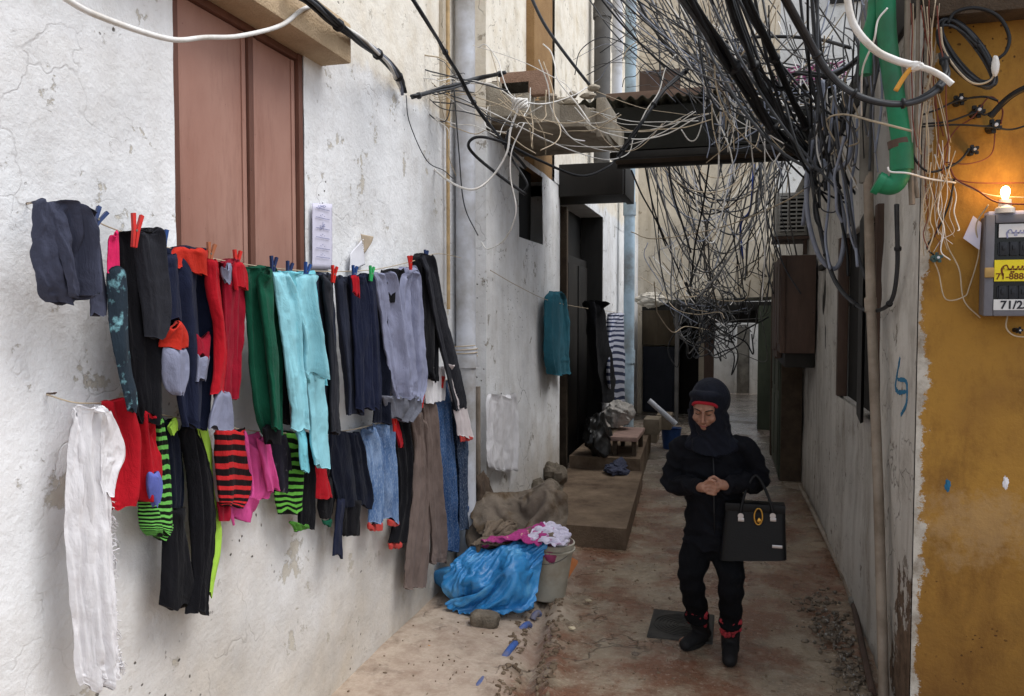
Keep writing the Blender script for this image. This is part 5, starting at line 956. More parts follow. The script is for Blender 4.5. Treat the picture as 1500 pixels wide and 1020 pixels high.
# main black bundles crossing the top, thick ones near
bundle('cable_bundle', 'thick black cable bundle slanting down from the top middle, leftmost of the heavy ones', [(985, -40, 3.4), (1050, 62, 4.0), (1095, 130, 4.6), (1140, 200, 5.2), (1200, 248, 5.6)], .030, 7, .011, [M_BLK, M_DGREY, M_BLK], 4, 1)
bundle('cable_bundle', 'second heavy black bundle from the left at the top', [(1056, -40, 3.6), (1090, 60, 4.2), (1120, 130, 4.8), (1170, 205, 5.4), (1204, 252, 5.6)], .020, 5, .011, [M_BLK, M_DGREY], 3, 2)
bundle('cable_bundle', 'third heavy black bundle crossing to the right pipes', [(1075, -40, 3.6), (1118, 50, 4.2), (1150, 120, 4.8), (1186, 200, 5.3), (1206, 250, 5.6)], .018, 4, .012, [M_BLK], 2, 3)
bundle('cable_bundle', 'black bundle swinging from the top and right towards the ochre wall hook', [(1128, -40, 3.0), (1178, 48, 3.3), (1215, 108, 3.4), (1262, 142, 3.4), (1318, 152, 3.4), (1362, 140, 3.4), (1385, 112, 3.45), (1382, 80, 3.55)], .009, 3, .010, [M_BLK, M_DGREY], 1, 4)
bundle('cable_bundle', 'dark bundle curving under from the second bundle to the green pipe', [(1090, 80, 4.6), (1140, 130, 4.8), (1165, 108, 4.9), (1220, 110, 4.6), (1265, 78, 4.3)], .012, 3, .008, [M_BLK, M_DGREY], 2, 5)
bundle('cable_bundle', 'twisted dark cables running from under the footbridge up to the wire mass', [(905, 230, 5.6), (940, 180, 5.6), (975, 130, 5.8), (1010, 100, 6), (1035, 78, 6.2)], .012, 3, .009, [M_BLK, M_DGREY], 5, 6)
bundle('cable_bundle', 'bundle of grey and black cables sagging along the top of the white wall', [('x', 425, -20, -1.66), ('x', 470, 18, -1.66), ('x', 520, 55, -1.68), ('x', 560, 85, -1.72), ('x', 582, 110, -1.8), ('x', 590, 135, -1.83)], .018, 6, .009, [M_BLK, M_DGREY, M_GRC, M_WHT], 5, 7)
bundle('cable_bundle', 'cables tied along a bracket past the drainpipe', [('x', 604, 143, -1.8), ('x', 650, 130, -1.72), (700, 116, 5.0), (740, 107, 4.9)], .011, 4, .008, [M_DGREY, M_DGREY, M_BLK], 2, 8)
bundle('cable_bundle', 'twisted black cables crossing in front of the drainpipe', [('x', 585, -30, -1.5), ('x', 630, 40, -1.5), ('x', 672, 110, -1.5), (700, 160, 4.6), (735, 205, 4.9), (770, 245, 5.3)], .009, 3, .007, [M_BLK, M_DGREY], 12, 9)
bundle('cable_bundle', 'three dark cables looping down beside the green pipe to the right wall', [(1185, 235, 5.0), (1200, 330, 5.0), (1222, 410, 4.9), (1262, 452, 4.6), (1300, 448, 4.2), (1314, 400, 4.0), (1314, 300, 3.8)], .006, 2, .009, [M_BLK, M_DGREY], 2, 10)
CB = 'loose cables over the alley'
for i, a in enumerate([
 ('big white cable sagging across the top of the brown shutters', [('x', 80, -12, -1.7), ('x', 140, 22, -1.7), ('x', 245, 57, -1.7), ('x', 300, 55, -1.7), ('x', 350, 53, -1.7), ('x', 410, 38, -1.7), ('x', 440, 16, -1.7), ('x', 462, 6, -1.72)], .009, M_WHT),
 ('single black cable dropping from the top onto the footbridge slab', [(775, -10, 5.8), (800, 40, 5.9), (840, 95, 6.1), (868, 130, 6.3)], .012, M_DGREY),
 ('black loop of cable hanging in front of the drainpipe', [(770, 285, 5.0), (735, 260, 4.9), (698, 230, 4.8), (686, 212, 4.7), (700, 201, 4.7), (735, 208, 4.8), (790, 235, 5.2), (850, 258, 5.8), (890, 245, 6.3), (905, 230, 6.4)], .010, M_BLK),
 ('second dark strand of the loop by the drainpipe', [(768, 280, 5.0), (772, 268, 5.0), (752, 236, 5.0), (740, 215, 4.9), (745, 190, 4.9)], .008, M_BLK),
 ('white cable coming down from the knot and curling left of the drainpipe', [(762, 152, 4.8), (748, 190, 4.8), (742, 225, 4.8), (720, 260, 4.8), (690, 278, 4.7), (650, 260, 4.8), (618, 225, 4.9), (600, 180, 5.0), (594, 130, 5.1)], .007, M_WHT),
 ('white cable tail below the knot', [(768, 180, 4.8), (750, 220, 4.8), (748, 260, 4.8), (756, 310, 4.8), (740, 350, 4.9), (715, 365, 5.0), (705, 355, 5.1)], .004, M_WHT),
 ('white cable from the knot along the slab edge', [(762, 150, 4.8), (800, 152, 5.2), (840, 140, 5.5), (860, 128, 5.7)], .005, M_WHT),
 ('upper white cable arching right from the drainpipe', [(690, 122, 4.9), (720, 124, 4.9), (745, 140, 4.8), (762, 152, 4.8)], .005, M_WHT),
 ('white cable arching up behind the drainpipe', [(700, 70, 5.0), (712, 66, 5.0), (730, 90, 5.0), (735, 108, 4.9), (745, 135, 4.9), (764, 150, 4.8)], .004, M_WHT),
 ('long thin white cable crossing above the doorway', [(672, 142, 4.9), (740, 175, 5.0), (800, 205, 5.4), (850, 225, 5.8), (890, 234, 6.2), (920, 225, 6.4), (928, 200, 6.5)], .004, M_WHT),
 ('thin grey cable hanging beside the drainpipe', [('x', 665, 130, -1.6), ('x', 672, 220, -1.65), ('x', 680, 300, -1.68), (700, 345, 5.2)], .004, M_DGREY),
 ('thin dark cable curving in front of the white wall', [('x', 595, 140, -1.8), ('x', 600, 180, -1.78), ('x', 625, 235, -1.75), ('x', 650, 250, -1.75), ('x', 664, 262, -1.75)], .003, M_DGREY),
 ('thin tan cable drooping left of the drainpipe', [('x', 640, 130, -1.8), ('x', 652, 180, -1.8), ('x', 658, 230, -1.8), ('x', 668, 258, -1.78)], .003, M_BEI),
 ('big bright grey cable sweeping from the top to the white knot', [(1238, -20, 2.6), (1250, 35, 2.6), (1280, 72, 2.6), (1310, 88, 2.6), (1338, 96, 2.6)], .011, M_WHT),
 ('grey cable leaving the white knot to the right', [(1338, 96, 2.6), (1360, 102, 2.6), (1380, 112, 2.6), (1395, 124, 2.6)], .009, M_WHT),
 ('short yellow orange cable end below the white knot', [(1338, 96, 2.6), (1325, 112, 2.6), (1312, 133, 2.6)], .008, M_ORG),
 ('grey ribbed conduit looping low in front of the right wall', [(1190, 205, 5.0), (1182, 260, 5.0), (1184, 320, 5.0), (1200, 375, 5.0), (1222, 394, 5.0), (1234, 370, 5.0), (1236, 320, 5.1), (1222, 270, 5.2), (1205, 235, 5.3)], .015, M_GRC),
 ('grey ribbed conduit hanging behind the dark bundles', [(1205, 118, 5.0), (1206, 160, 5.0), (1204, 200, 5.0), (1190, 250, 5.1), (1182, 285, 5.2), (1176, 330, 5.3)], .014, M_GRC),
 ('grey conduit bending beside the grey pole', [(1248, 140, 4.7), (1243, 180, 4.7), (1246, 215, 4.7), (1240, 238, 4.7), (1222, 250, 4.8)], .014, M_GRC),
 ('short grey conduit angled into the grey pole', [(1220, 108, 4.7), (1242, 98, 4.6), (1264, 80, 4.6)], .016, M_GRC),
 ('pale cable hanging in a long curve between bundles and pole', [(1205, 160, 4.9), (1214, 190, 4.9), (1230, 220, 4.9), (1236, 250, 4.9), (1238, 270, 4.9), (1246, 276, 4.9), (1254, 270, 4.9), (1246, 250, 4.9), (1232, 215, 4.9), (1228, 160, 4.8)], .005, M_BEI),
 ('white cable crossing the green pipe', [(1205, 190, 4.6), (1215, 172, 4.5), (1240, 168, 4.3), (1280, 178, 3.6), (1335, 192, 3.5)], .005, M_BEI),
 ('thin pale cable hanging in front of the grey pole', [(1300, 12, 3.4), (1286, 30, 3.4), (1280, 60, 3.4), (1264, 100, 3.5), (1262, 140, 3.6), (1262, 170, 3.7)], .004, M_WHT),
 ('thin pale cable crossing the bottom elbow of the green pipe', [(1300, 245, 3.5), (1305, 252, 3.5), (1330, 254, 3.5), (1360, 262, 3.6), (1400, 268, 3.64)], .004, M_WHT),
 ('black horizontal cable sagging above the pink net', [(1062, 62, 6.0), (1100, 55, 6.0), (1150, 54, 6.0), (1200, 58, 5.8), (1245, 70, 5.4)], .012, M_BLK),
 ('white strand hanging lowest from the footbridge wires', [(1056, 152, 6.3), (1054, 200, 6.3), (1052, 260, 6.4), (1048, 300, 6.5), (1050, 340, 6.5)], .007, M_WHT),
 ('long white strand hanging straight beside the air conditioner', [(1120, 130, 6.2), (1120, 200, 6.2), (1121, 300, 6.3), (1120, 380, 6.3), (1116, 440, 6.3)], .005, M_WHT),
 ('white strand looped below the top boards', [(1034, 110, 6.3), (1032, 160, 6.3), (1022, 200, 6.3), (1010, 206, 6.3), (998, 190, 6.3)], .005, M_WHT),
 ('short white strand dangling by the footbridge edge', [(1078, 140, 6.2), (1076, 180, 6.2), (1070, 213, 6.2)], .005, M_WHT),
 ('blue cable hanging down under the footbridge', [(1104, 240, 9), (1102, 280, 9), (1098, 310, 9.2), (1085, 330, 9.4), (1088, 380, 9.5)], .014, M_BLU),
 ('navy cable running down in front of the far facade', [(960, -10, 8.0), (965, 60, 8.0), (968, 130, 8.0)], .01, M_DGREY),
 ('white cable crossing the far facade under the footbridge', [(1190, 270, 6.5), (1140, 300, 7), (1050, 335, 8.5), (960, 350, 9), (925, 340, 9.4)], .006, M_BEI),
 ('long black cable slanting past the pipes high on the left', [(925, -20, 6.4), (950, 30, 6.4), (985, 80, 6.5), (1010, 100, 6.6), (1045, 122, 6.8)], .012, M_BLK),
 ('slender black cable slanting right of the long black one', [(850, -20, 6.6), (900, 50, 6.6), (960, 105, 6.6), (1010, 140, 6.6), (1060, 145, 6.6)], .006, M_DGREY),
 ('grey white cable swooping to the sheet edge', [(930, 200, 6.0), (945, 165, 6.0), (965, 135, 6.1), (975, 100, 6.2), (990, 80, 6.3)], .005, M_WHT),
 ('thin black arch over the corrugated edge', [(842, 110, 6.6), (850, 75, 6.6), (880, 55, 6.6), (910, 62, 6.6), (950, 78, 6.6), (990, 72, 6.6)], .004, M_DGREY),
 ('twisted dark line crossing the doorway canopy', [(925, 250, 7), (940, 285, 7.3), (962, 325, 7.6), (975, 360, 8)], .008, M_BLK),
 ('dark cable hanging long under the middle of the footbridge', [(978, 228, 7.8), (985, 280, 8), (1000, 330, 8.4), (1012, 370, 8.6)], .011, M_DGREY),
 ('tangle strand of black cable over the low canopy', [(1040, 230, 8), (1030, 300, 8.3), (1018, 360, 8.6), (1012, 420, 9)], .009, M_BLK),
 ('dark wire looped around the insulators, upper', [(1352, 168, 3.62), (1375, 160, 3.62), (1402, 148, 3.62), (1440, 142, 3.62), (1462, 148, 3.62)], .0045, M_BLK),
 ('dark wire through the middle insulator', [(1352, 182, 3.62), (1390, 178, 3.62), (1430, 165, 3.62), (1445, 168, 3.62), (1470, 152, 3.6), (1510, 122, 3.5)], .0045, M_BLK),
 ('thick black cable entering from the right edge to the insulators', [(1510, 125, 3.5), (1485, 138, 3.54), (1468, 152, 3.58), (1450, 172, 3.6)], .012, M_BLK),
 ('dark wire reaching the right edge below the insulators', [(1350, 186, 3.62), (1400, 183, 3.62), (1450, 186, 3.62), (1480, 190, 3.62), (1510, 182, 3.62)], .004, M_BLK),
 ('reddish wire arching through the insulators', [(1378, 228, 3.64), (1400, 190, 3.64), (1425, 172, 3.62), (1450, 142, 3.62), (1468, 160, 3.63), (1466, 182, 3.63)], .003, M_RED),
 ('thin dark wire strung below the insulators', [(1385, 238, 3.64), (1420, 240, 3.64), (1452, 226, 3.64), (1458, 186, 3.64)], .0025, M_RED),
 ('dark cable swooping from the corner to the wall anchor', [(1330, 210, 3.6), (1345, 240, 3.6), (1365, 252, 3.62), (1400, 240, 3.64), (1420, 220, 3.64)], .005, M_BLK),
 ('long pale wire wandering down the ochre wall past the meter box', [(1360, 270, 3.66), (1380, 320, 3.66), (1388, 360, 3.67), (1405, 395, 3.67), (1412, 440, 3.67), (1436, 466, 3.67)], .0028, M_BEI),
 ('pale wire hooking from the bulb to the anchor below', [(1448, 300, 3.6), (1430, 330, 3.64), (1434, 370, 3.66), (1420, 420, 3.67), (1412, 435, 3.67), (1385, 438, 3.67), (1375, 400, 3.67), (1366, 378, 3.66)], .0028, M_BEI),
 ('red brown wire running along the wall to the bulb', [(1390, 240, 3.64), (1400, 262, 3.64), (1430, 278, 3.62), (1460, 296, 3.6), (1510, 300, 3.6)], .0035, M_RED),
 ('upper thin wire running right along the ochre wall', [(1395, 262, 3.66), (1430, 268, 3.66), (1510, 268, 3.66)], .0025, M_RED),
 ('pale wire above the bulb', [(1372, 252, 3.66), (1410, 270, 3.65), (1450, 286, 3.63), (1510, 290, 3.63)], .0025, M_BEI),
 ('dark wire curling from the wall bundle to the teal clamp', [(1398, 262, 3.65), (1390, 300, 3.65), (1372, 340, 3.66), (1358, 362, 3.66), (1368, 374, 3.66)], .004, M_BLK),
 ('short wire leaving the bottom of the meter box', [(1476, 462, 3.64), (1474, 480, 3.64), (1486, 492, 3.64), (1510, 494, 3.64)], .003, M_BEI),
 ]):
    cable('cable', a[0], a[1], a[2], a[3], None, seed=i)
# knot and coil
kn = M().blob(Y(2.6, 1340, 97), (.022, .015, .014), .5, 3, 91, 20, 14); kn.out('tape_knot', M_WHT, label='white taped cable knot hanging near the ochre corner', cat='knot')
kn = M()
for k in range(5):
    c0 = Y(4.8, 762, 152); kn.tube([c0+np.array([.05*math.cos(t)*(.6+.1*k), .02*math.sin(2*t+k), .03*math.sin(t+k)]) for t in np.linspace(0, 6.28, 20)], .006, 6)
kn.out('cable_knot', M_WHT, label='white cable knot tied right of the drainpipe', cat='knot', auto=None)
co = empty('cable_coil', Y(3.55, 1425, 75), 'coil of black cable tied up and hung high on the ochre wall', 'cable coil')
for k in range(7):
    e = (RNG.uniform(-4, 4), RNG.uniform(-6, 6)); a_, b_ = 20+RNG.uniform(-4, 5), 58+RNG.uniform(-6, 4); an = math.radians(-38+RNG.uniform(-3, 3)); pts = []
    for t in np.linspace(0, 2*math.pi, 30):
        u_, v_ = a_*math.cos(t), b_*math.sin(t); pts.append(Y(3.58+RNG.uniform(-.004, .004)-.01*k*.5, 1416+e[0]+u_*math.cos(an)-v_*math.sin(an), 78+e[1]+u_*math.sin(an)+v_*math.cos(an)))
    M().tube(cr(pts, 2), .006, 6).out('loop', (M_BLK, M_DGREY)[k % 2], co, auto=None)
M().tube(cr(yp(3.55, (1388, 35), (1400, 18), (1430, 12), (1462, 24), (1478, 52), (1474, 75), (1460, 88)), 8), .007, 6).out('loop', M_BLK, co, auto=None)
M().tube(cr(yp(3.54, (1378, 40), (1382, 70), (1400, 100), (1425, 122), (1450, 118), (1462, 95)), 8), .004, 6).out('pale_loop', M_BEI, co, auto=None)
M().blob(Y(3.53, 1458, 97), (.014, .012, .04), .3, 3, 5, 16, 12).out('tape', M_WHT, co)
for k, (px_, py_, s_) in enumerate(((1405, 147, 1), (1431, 164, 1.1), (1455, 186, 1.15), (1425, 221, .9), (1372, 378, .9), (1492, 484, .6))):
    p = Y(3.65, px_, py_); t = empty('cable_clamp', p, ('black insulator clamp, uppermost on the ochre wall', 'black insulator clamp in the middle of the three large ones', 'lowest of the three large black insulator clamps', 'small dark terminal clamp below the insulators', 'tealish terminal clamp left of the meter box', 'tiny clamp under the meter box')[k], 'clamp', 'clamps on the ochre wall')
    mm = plain('teal_clamp', '3d5a5a', .5) if k == 4 else M_BLK
    q = M().cyl(p+np.array([0, .045, 0]), p-np.array([0, .03*s_, 0]), .017*s_, .013*s_, 12)
    for w_ in range(5):
        an = w_*1.3+k; q.box(p+np.array([.018*math.cos(an), -.01, .018*math.sin(an)])*s_-.007*s_, p+np.array([.018*math.cos(an), -.01, .018*math.sin(an)])*s_+.007*s_, .002)
    q.out('body', mm, t); M().cyl(p-np.array([0, .03*s_, 0]), p-np.array([0, .038*s_, 0]), .006*s_, n=8).out('bolt', M_PIPE, t)
# pink net / wire coil on the footbridge
pn = M()
for k in range(26):
    c0 = Y(7.3, 1185+RNG.gauss(0, 10), 118+RNG.gauss(0, 4)); a_ = .12+.1*RNG.random(); pn.tube([c0+np.array([a_*math.cos(t), .1*math.sin(t+k), .06*math.sin(t*1.0+k*.7)+.04]) for t in np.linspace(0, 6.28, 18)], .005, 4, False)
pn.out('wire_coil', plain('pink_magenta_wire', 'a65c86', .5), label='tangled coil of pink wire lying on the footbridge roof', cat='wire coil', auto=None)

# thin wires in the tangles
def thin(n, box0, box1, yr, sag, rs, mats, label, group, wob, seed, mass=None):
    R = random.Random(seed); mm = {}
    for k in range(n):
        y0, y1 = R.uniform(*yr), R.uniform(*yr); a = (R.uniform(box0[0], box0[2]), R.uniform(box0[1], box0[3])); b = (R.uniform(box1[0], box1[2]), R.uniform(box1[1], box1[3])); s_ = R.uniform(*sag)
        pts = []; m_ = 6; jx = R.uniform(-1, 1)
        for i in range(m_):
            t = i/(m_-1); x_ = a[0]+(b[0]-a[0])*t+jx*30*math.sin(math.pi*t)*wob; yy = a[1]+(b[1]-a[1])*t+s_*4*t*(1-t); yd = y0+(y1-y0)*t
            x_ += wob*10*R.uniform(-1, 1); yy += wob*8*R.uniform(-1, 1)
            pts.append((x_, yy, yd))
        rad = R.uniform(*rs); mt = mats[R.randrange(len(mats))]
        if mass is None: cable('thin_wire', label, pts, rad, mt, group, n=5, res=7)
        else: mm.setdefault(mt.name, (mt, M()))[1].tube(cr(wp(pts), 7), rad, 5)
    if mass:                                               # a snarl nobody could count
        ms = [q[0] for q in mm.values()]; big = M(); slots = []
        for i, q in enumerate(mm.values()): slots += [i]*len(q[1].f); big.add(q[1].v, q[1].f)
        o = big.out(mass, None, label=label, cat='wires', kind='stuff', auto=None)
        for q in ms: o.data.materials.append(q)
        o.data.polygons.foreach_set('material_index', slots)
G5 = 'black cables slung down to the right hand pipes'
thin(18, (930, -40, 1200, -10), (1190, 170, 1262, 300), (4.2, 5.8), (25, 75), (.005, .010), [M_BLK, M_DGREY, M_BLK], 'black cable slung in a long sag down to the right hand pipes', G5, .12, 21)
thin(12, (1180, 120, 1262, 200), (1190, 240, 1270, 420), (4.4, 5.2), (0, 70), (.004, .009), [M_BLK, M_DGREY, M_GRC], 'dark cable looping down beside the right hand pipes', 'dark cables looping beside the right hand pipes', .35, 22)
thin(14, (880, -30, 1060, 0), (1040, 110, 1240, 180), (5.4, 6.6), (15, 60), (.004, .008), [M_BLK, M_DGREY], 'black cable sagging across above the footbridge', 'black cables sagging above the footbridge', .12, 23)
thin(32, (1000, -20, 1240, 60), (1030, 150, 1200, 260), (5.0, 6.6), (-5, 40), (.003, .006), [M_WHT, M_BEI, M_GRC], 'pale strand hanging in the bundle above the woman', 'pale strands hanging above the woman', .7, 24)
thin(12, (740, 120, 900, 190), (900, 180, 1060, 160), (5.0, 6.6), (10, 45), (.002, .004), [M_WHT, M_BEI], 'thin pale wire sagging along the slab edge', 'thin pale wires along the slab edge', .3, 25)
G1 = 'dark wires in the tangle above the footbridge'; G2 = 'pale wires in the tangle above the footbridge'; G3 = 'dark wires in the tangle over the low canopy'; G4 = 'pale wires in the tangle over the low canopy'
LB = {G1: 'thin dark wire lost in the tangle above the footbridge', G2: 'thin pale wire lost in the tangle above the footbridge', G3: 'thin dark wire in the tangle hanging under the footbridge', G4: 'thin pale wire in the tangle hanging under the footbridge'}
DK = [M_BLK, M_DGREY, M_DARKPIPE, M_BLK]; PL = [M_BEI, M_WHT, M_GRC]
thin(14, (850, -60, 1000, -20), (1150, 40, 1262, 190), (4.8, 6.6), (20, 110), (.003, .007), DK, LB[G1], G1, .2, 33)
thin(9, (850, -60, 1000, -20), (1120, 90, 1262, 200), (4.8, 6.4), (20, 90), (.003, .005), PL, LB[G2], G2, .25, 34)
thin(18, (860, -20, 1030, 20), (1020, 90, 1080, 170), (5.8, 6.9), (-10, 25), (.0025, .006), DK, LB[G1], G1, .5, 1)
thin(26, (990, -30, 1080, 30), (1035, 100, 1075, 230), (5.6, 6.8), (-10, 20), (.002, .005), DK+[M_WOOD, M_BEI], 'fibrous snarl of old wires wrapped round the heaviest bundle above the footbridge', None, .8, 2, 'wire_snarl')
thin(14, (1040, 60, 1070, 130), (1030, 150, 1110, 230), (6.0, 6.8), (0, 40), (.002, .0045), PL, LB[G2], G2, 1.0, 3)
thin(12, (830, 40, 960, 140), (960, 60, 1060, 150), (6.2, 6.9), (-60, 30), (.002, .004), PL+DK, LB[G2], G2, .8, 4)
thin(16, (1080, -20, 1240, 60), (1180, 90, 1270, 180), (4.8, 6.5), (-20, 40), (.003, .006), DK, LB[G1], G1, .7, 5)
thin(14, (1190, 80, 1240, 130), (1180, 200, 1260, 290), (4.6, 5.4), (0, 50), (.003, .006), DK+PL, LB[G1], G1, .8, 6)
thin(12, (1240, -20, 1300, 20), (1235, 120, 1290, 260), (3.8, 4.6), (-5, 10), (.003, .008), DK+[M_GRC], LB[G1], G1, .4, 7)
thin(20, (930, 190, 1170, 225), (985, 400, 1110, 500), (8.4, 12.5), (10, 80), (.004, .012), DK, LB[G3], G3, .35, 8)
thin(30, (1000, 420, 1060, 460), (1030, 430, 1120, 500), (10.5, 13), (10, 90), (.005, .011), DK, 'snarl of dark cables heaped on the low canopy', None, 1.4, 9, 'wire_snarl')
thin(26, (1000, 300, 1110, 380), (1010, 400, 1100, 470), (9.5, 12.5), (10, 70), (.004, .009), DK, 'snarl of dark cables hanging just above the low canopy', None, 1.4, 10, 'wire_snarl')
thin(20, (925, 150, 1010, 225), (1090, 150, 1190, 225), (8.0, 12), (70, 220), (.004, .010), DK, LB[G3], G3, .25, 31)
thin(9, (925, 150, 1010, 225), (1070, 150, 1190, 225), (7.8, 11), (60, 200), (.004, .007), PL, LB[G4], G4, .3, 32)
thin(14, (940, 330, 1000, 420), (1000, 400, 1110, 480), (9.0, 12), (10, 40), (.004, .008), PL, LB[G4], G4, 1.0, 11)
thin(10, (940, 180, 1160, 225), (960, 340, 1140, 430), (8.6, 12), (0, 40), (.003, .007), PL, LB[G4], G4, .8, 12)
thin(16, (1100, 190, 1150, 225), (1080, 380, 1180, 470), (7.8, 9.5), (-10, 20), (.004, .009), DK, LB[G3], G3, .6, 13)
thin(12, (1330, -10, 1375, 10), (1340, 200, 1400, 260), (3.5, 3.66), (-5, 5), (.0015, .003), [M_BEI, M_RED, M_BEI], 'fine wires hanging down beside the green pipe on the ochre corner', None, .4, 14, 'fine_wires')
thin(16, (1350, 200, 1400, 260), (1345, 340, 1400, 385), (3.6, 3.68), (0, 30), (.0012, .0028), [M_BEI, M_RED, M_BEI, M_WHT], 'fine wires straggling over the ochre wall left of the meter box', None, .6, 15, 'fine_wires')
thin(22, (585, 90, 620, 150), (660, 100, 770, 200), (4.6, 5.0), (-15, 60), (.0022, .0045), [M_DGREY, M_WHT, M_BEI], 'fine wire straggling around the drainpipe', 'fine wires around the drainpipe', .7, 16)
thin(14, (690, 60, 800, 160), (740, 140, 900, 230), (4.7, 5.7), (-20, 50), (.0022, .0045), [M_WHT, M_BEI], 'fine wire straggling around the drainpipe', 'fine wires around the drainpipe', .7, 17)
# ================================================================ the woman
def fuse(name, m, vox, it, mat, parent=None, **kw):
    me = bpy.data.meshes.new('tmp'); me.from_pydata(m.v, [], m.f); me.update(); o = bpy.data.objects.new('tmp', me); COL.objects.link(o)
    r = o.modifiers.new('r', 'REMESH'); r.mode = 'VOXEL'; r.voxel_size = vox
    if it: s = o.modifiers.new('s', 'SMOOTH'); s.factor = .5; s.iterations = it
    e = bpy.data.meshes.new_from_object(o.evaluated_get(bpy.context.evaluated_depsgraph_get()))
    v = np.zeros(len(e.vertices)*3); e.vertices.foreach_get('co', v); v = v.reshape(-1, 3); f = [tuple(p.vertices) for p in e.polygons]; bpy.data.objects.remove(o)
    fold = kw.pop('fold', None)
    if fold is not None:
        nn = np.zeros(len(e.vertices)*3); e.vertices.foreach_get('normal', nn); v = v+nn.reshape(-1, 3)*fold(v)[:, None]
    return build(name, v, f, mat, parent, **kw)
def sect(m, rows, n=26):            # loft of elliptical sections: (centre, rx, ry) in the horizontal plane
    v = []; k = len(rows)
    for c, rx, ry in rows:
        for j in range(n):
            t = 2*math.pi*j/n; v.append((c[0]+rx*math.cos(t), c[1]+ry*math.sin(t), c[2]))
    f = [(i*n+j, (i+1)*n+j, (i+1)*n+(j+1) % n, i*n+(j+1) % n) for i in range(k-1) for j in range(n)]+[tuple(range(n)), tuple((k-1)*n+j for j in range(n))[::-1]]
    return m.add(v, f)
P_ = lambda px_, py_, y_: Y(y_, px_, py_)
M_SKIN = (lambda g: (g.base(g.ramp(g.noise(30, 5, .6), [(.3, '85604f'), (.7, '9b735e')])), g.b.inputs.__getitem__('Subsurface Weight').__setattr__('default_value', .1), g.bump(g.noise(120, 4, .6), .25, .002), g.m)[-1])(G('skin', .6, .4))
C_COAT = fabric('black_quilted_coat', '101116', .3, .85, sheen=.0); C_TROU = fabric('black_trouser_cloth', '0c0d10', .3, .9, sheen=.0); C_HOOD = fabric('dark_blue_black_hood', '141721', .3, .75); C_RSC = fabric('red_under_scarf', '94202a')
M_BOOT = plain('black_boot_suede', '151415', .75, .3, 30, bump=.4); M_SOLE = plain('dark_rubber_sole', '1d1b19', .8)
wo = {}
sh_l, el_l, wr_l = P_(998, 652, 4.42), P_(984, 706, 4.46), P_(1024, 714, 4.20)
sh_r, el_r, wr_r = P_(1092, 652, 4.42), P_(1112, 702, 4.46), P_(1064, 712, 4.22)
hip_l, kn_l, an_l = P_(1026, 782, 4.46), P_(1012, 846, 4.38), P_(1026, 925, 4.58)
hip_r, kn_r, an_r = P_(1064, 782, 4.44), P_(1070, 850, 4.32), P_(1070, 934, 4.46)
hc = P_(1034, 599, 4.29); nk = P_(1042, 640, 4.42)
RX = np.array(Matrix.Rotation(math.radians(28), 3, 'X') @ Matrix.Rotation(math.radians(-8), 3, 'Z'))      # bowed, turned a little to her right
def hl(x, y, z): return hc+RX@np.array([x, -y, z])        # head space: x right in the photo, y forward, z up
b = M()
def ell(m, c, r, rot=None, n=24):
    k = len(m.v); m.blob((0, 0, 0), r, 0, 1, 0, n, n*2//3)
    for i in range(k, len(m.v)): q = np.array(m.v[i]); m.v[i] = tuple(np.array(c)+(rot@q if rot is not None else q))
ell(b, hl(0, -.02, .025), (.070, .088, .085), RX); ell(b, hl(0, .012, -.025), (.061, .062, .078), RX); ell(b, hl(0, .045, -.083), (.022, .022, .018), RX)      # skull, jaw, chin
b.tube([hl(0, .074, .028), hl(0, .088, .0), hl(0, .099, -.022)], [.007, .0085, .0115], 12); ell(b, hl(0, .094, -.024), (.013, .012, .010), RX, 14)
for s in (-1, 1):
    ell(b, hl(s*.012, .083, -.028), (.0075, .009, .007), RX, 12); ell(b, hl(s*.034, .052, -.022), (.026, .024, .024), RX, 16); ell(b, hl(s*.028, .067, .022), (.0135, .010, .0085), RX, 14)
    b.tube([hl(s*.010, .076, .037), hl(s*.030, .072, .041), hl(s*.048, .055, .036)], [.007, .0075, .006], 10)
    b.tube([hl(s*.018, .078, -.036), hl(s*.030, .064, -.056)], [.006, .005], 8); ell(b, hl(s*.070, -.01, -.002), (.012, .02, .03), RX, 14)
b.tube([hl(-.020, .074, -.052), hl(0, .082, -.050), hl(.020, .074, -.052)], [.004, .0065, .004], 10); b.tube([hl(-.017, .073, -.059), hl(0, .080, -.060), hl(.017, .073, -.059)], [.004, .0065, .004], 10)
b.tube([hl(0, -.02, -.05), nk, P_(1044, 665, 4.44)], [.052, .055, .08], 20)
sect(b, [(P_(1044, 655, 4.44), .13, .08), (P_(1044, 690, 4.44), .14, .09), (P_(1044, 730, 4.45), .12, .085), (P_(1045, 785, 4.45), .12, .08)][::-1])
for a, c, d in ((sh_l, el_l, wr_l), (sh_r, el_r, wr_r)): b.tube(cr([a, c, d], 8), np.linspace(.045, .026, 17), 14)
for a, c, d in ((hip_l, kn_l, an_l), (hip_r, kn_r, an_r)): b.tube(cr([a, c, d], 8), np.linspace(.062, .030, 17), 16)
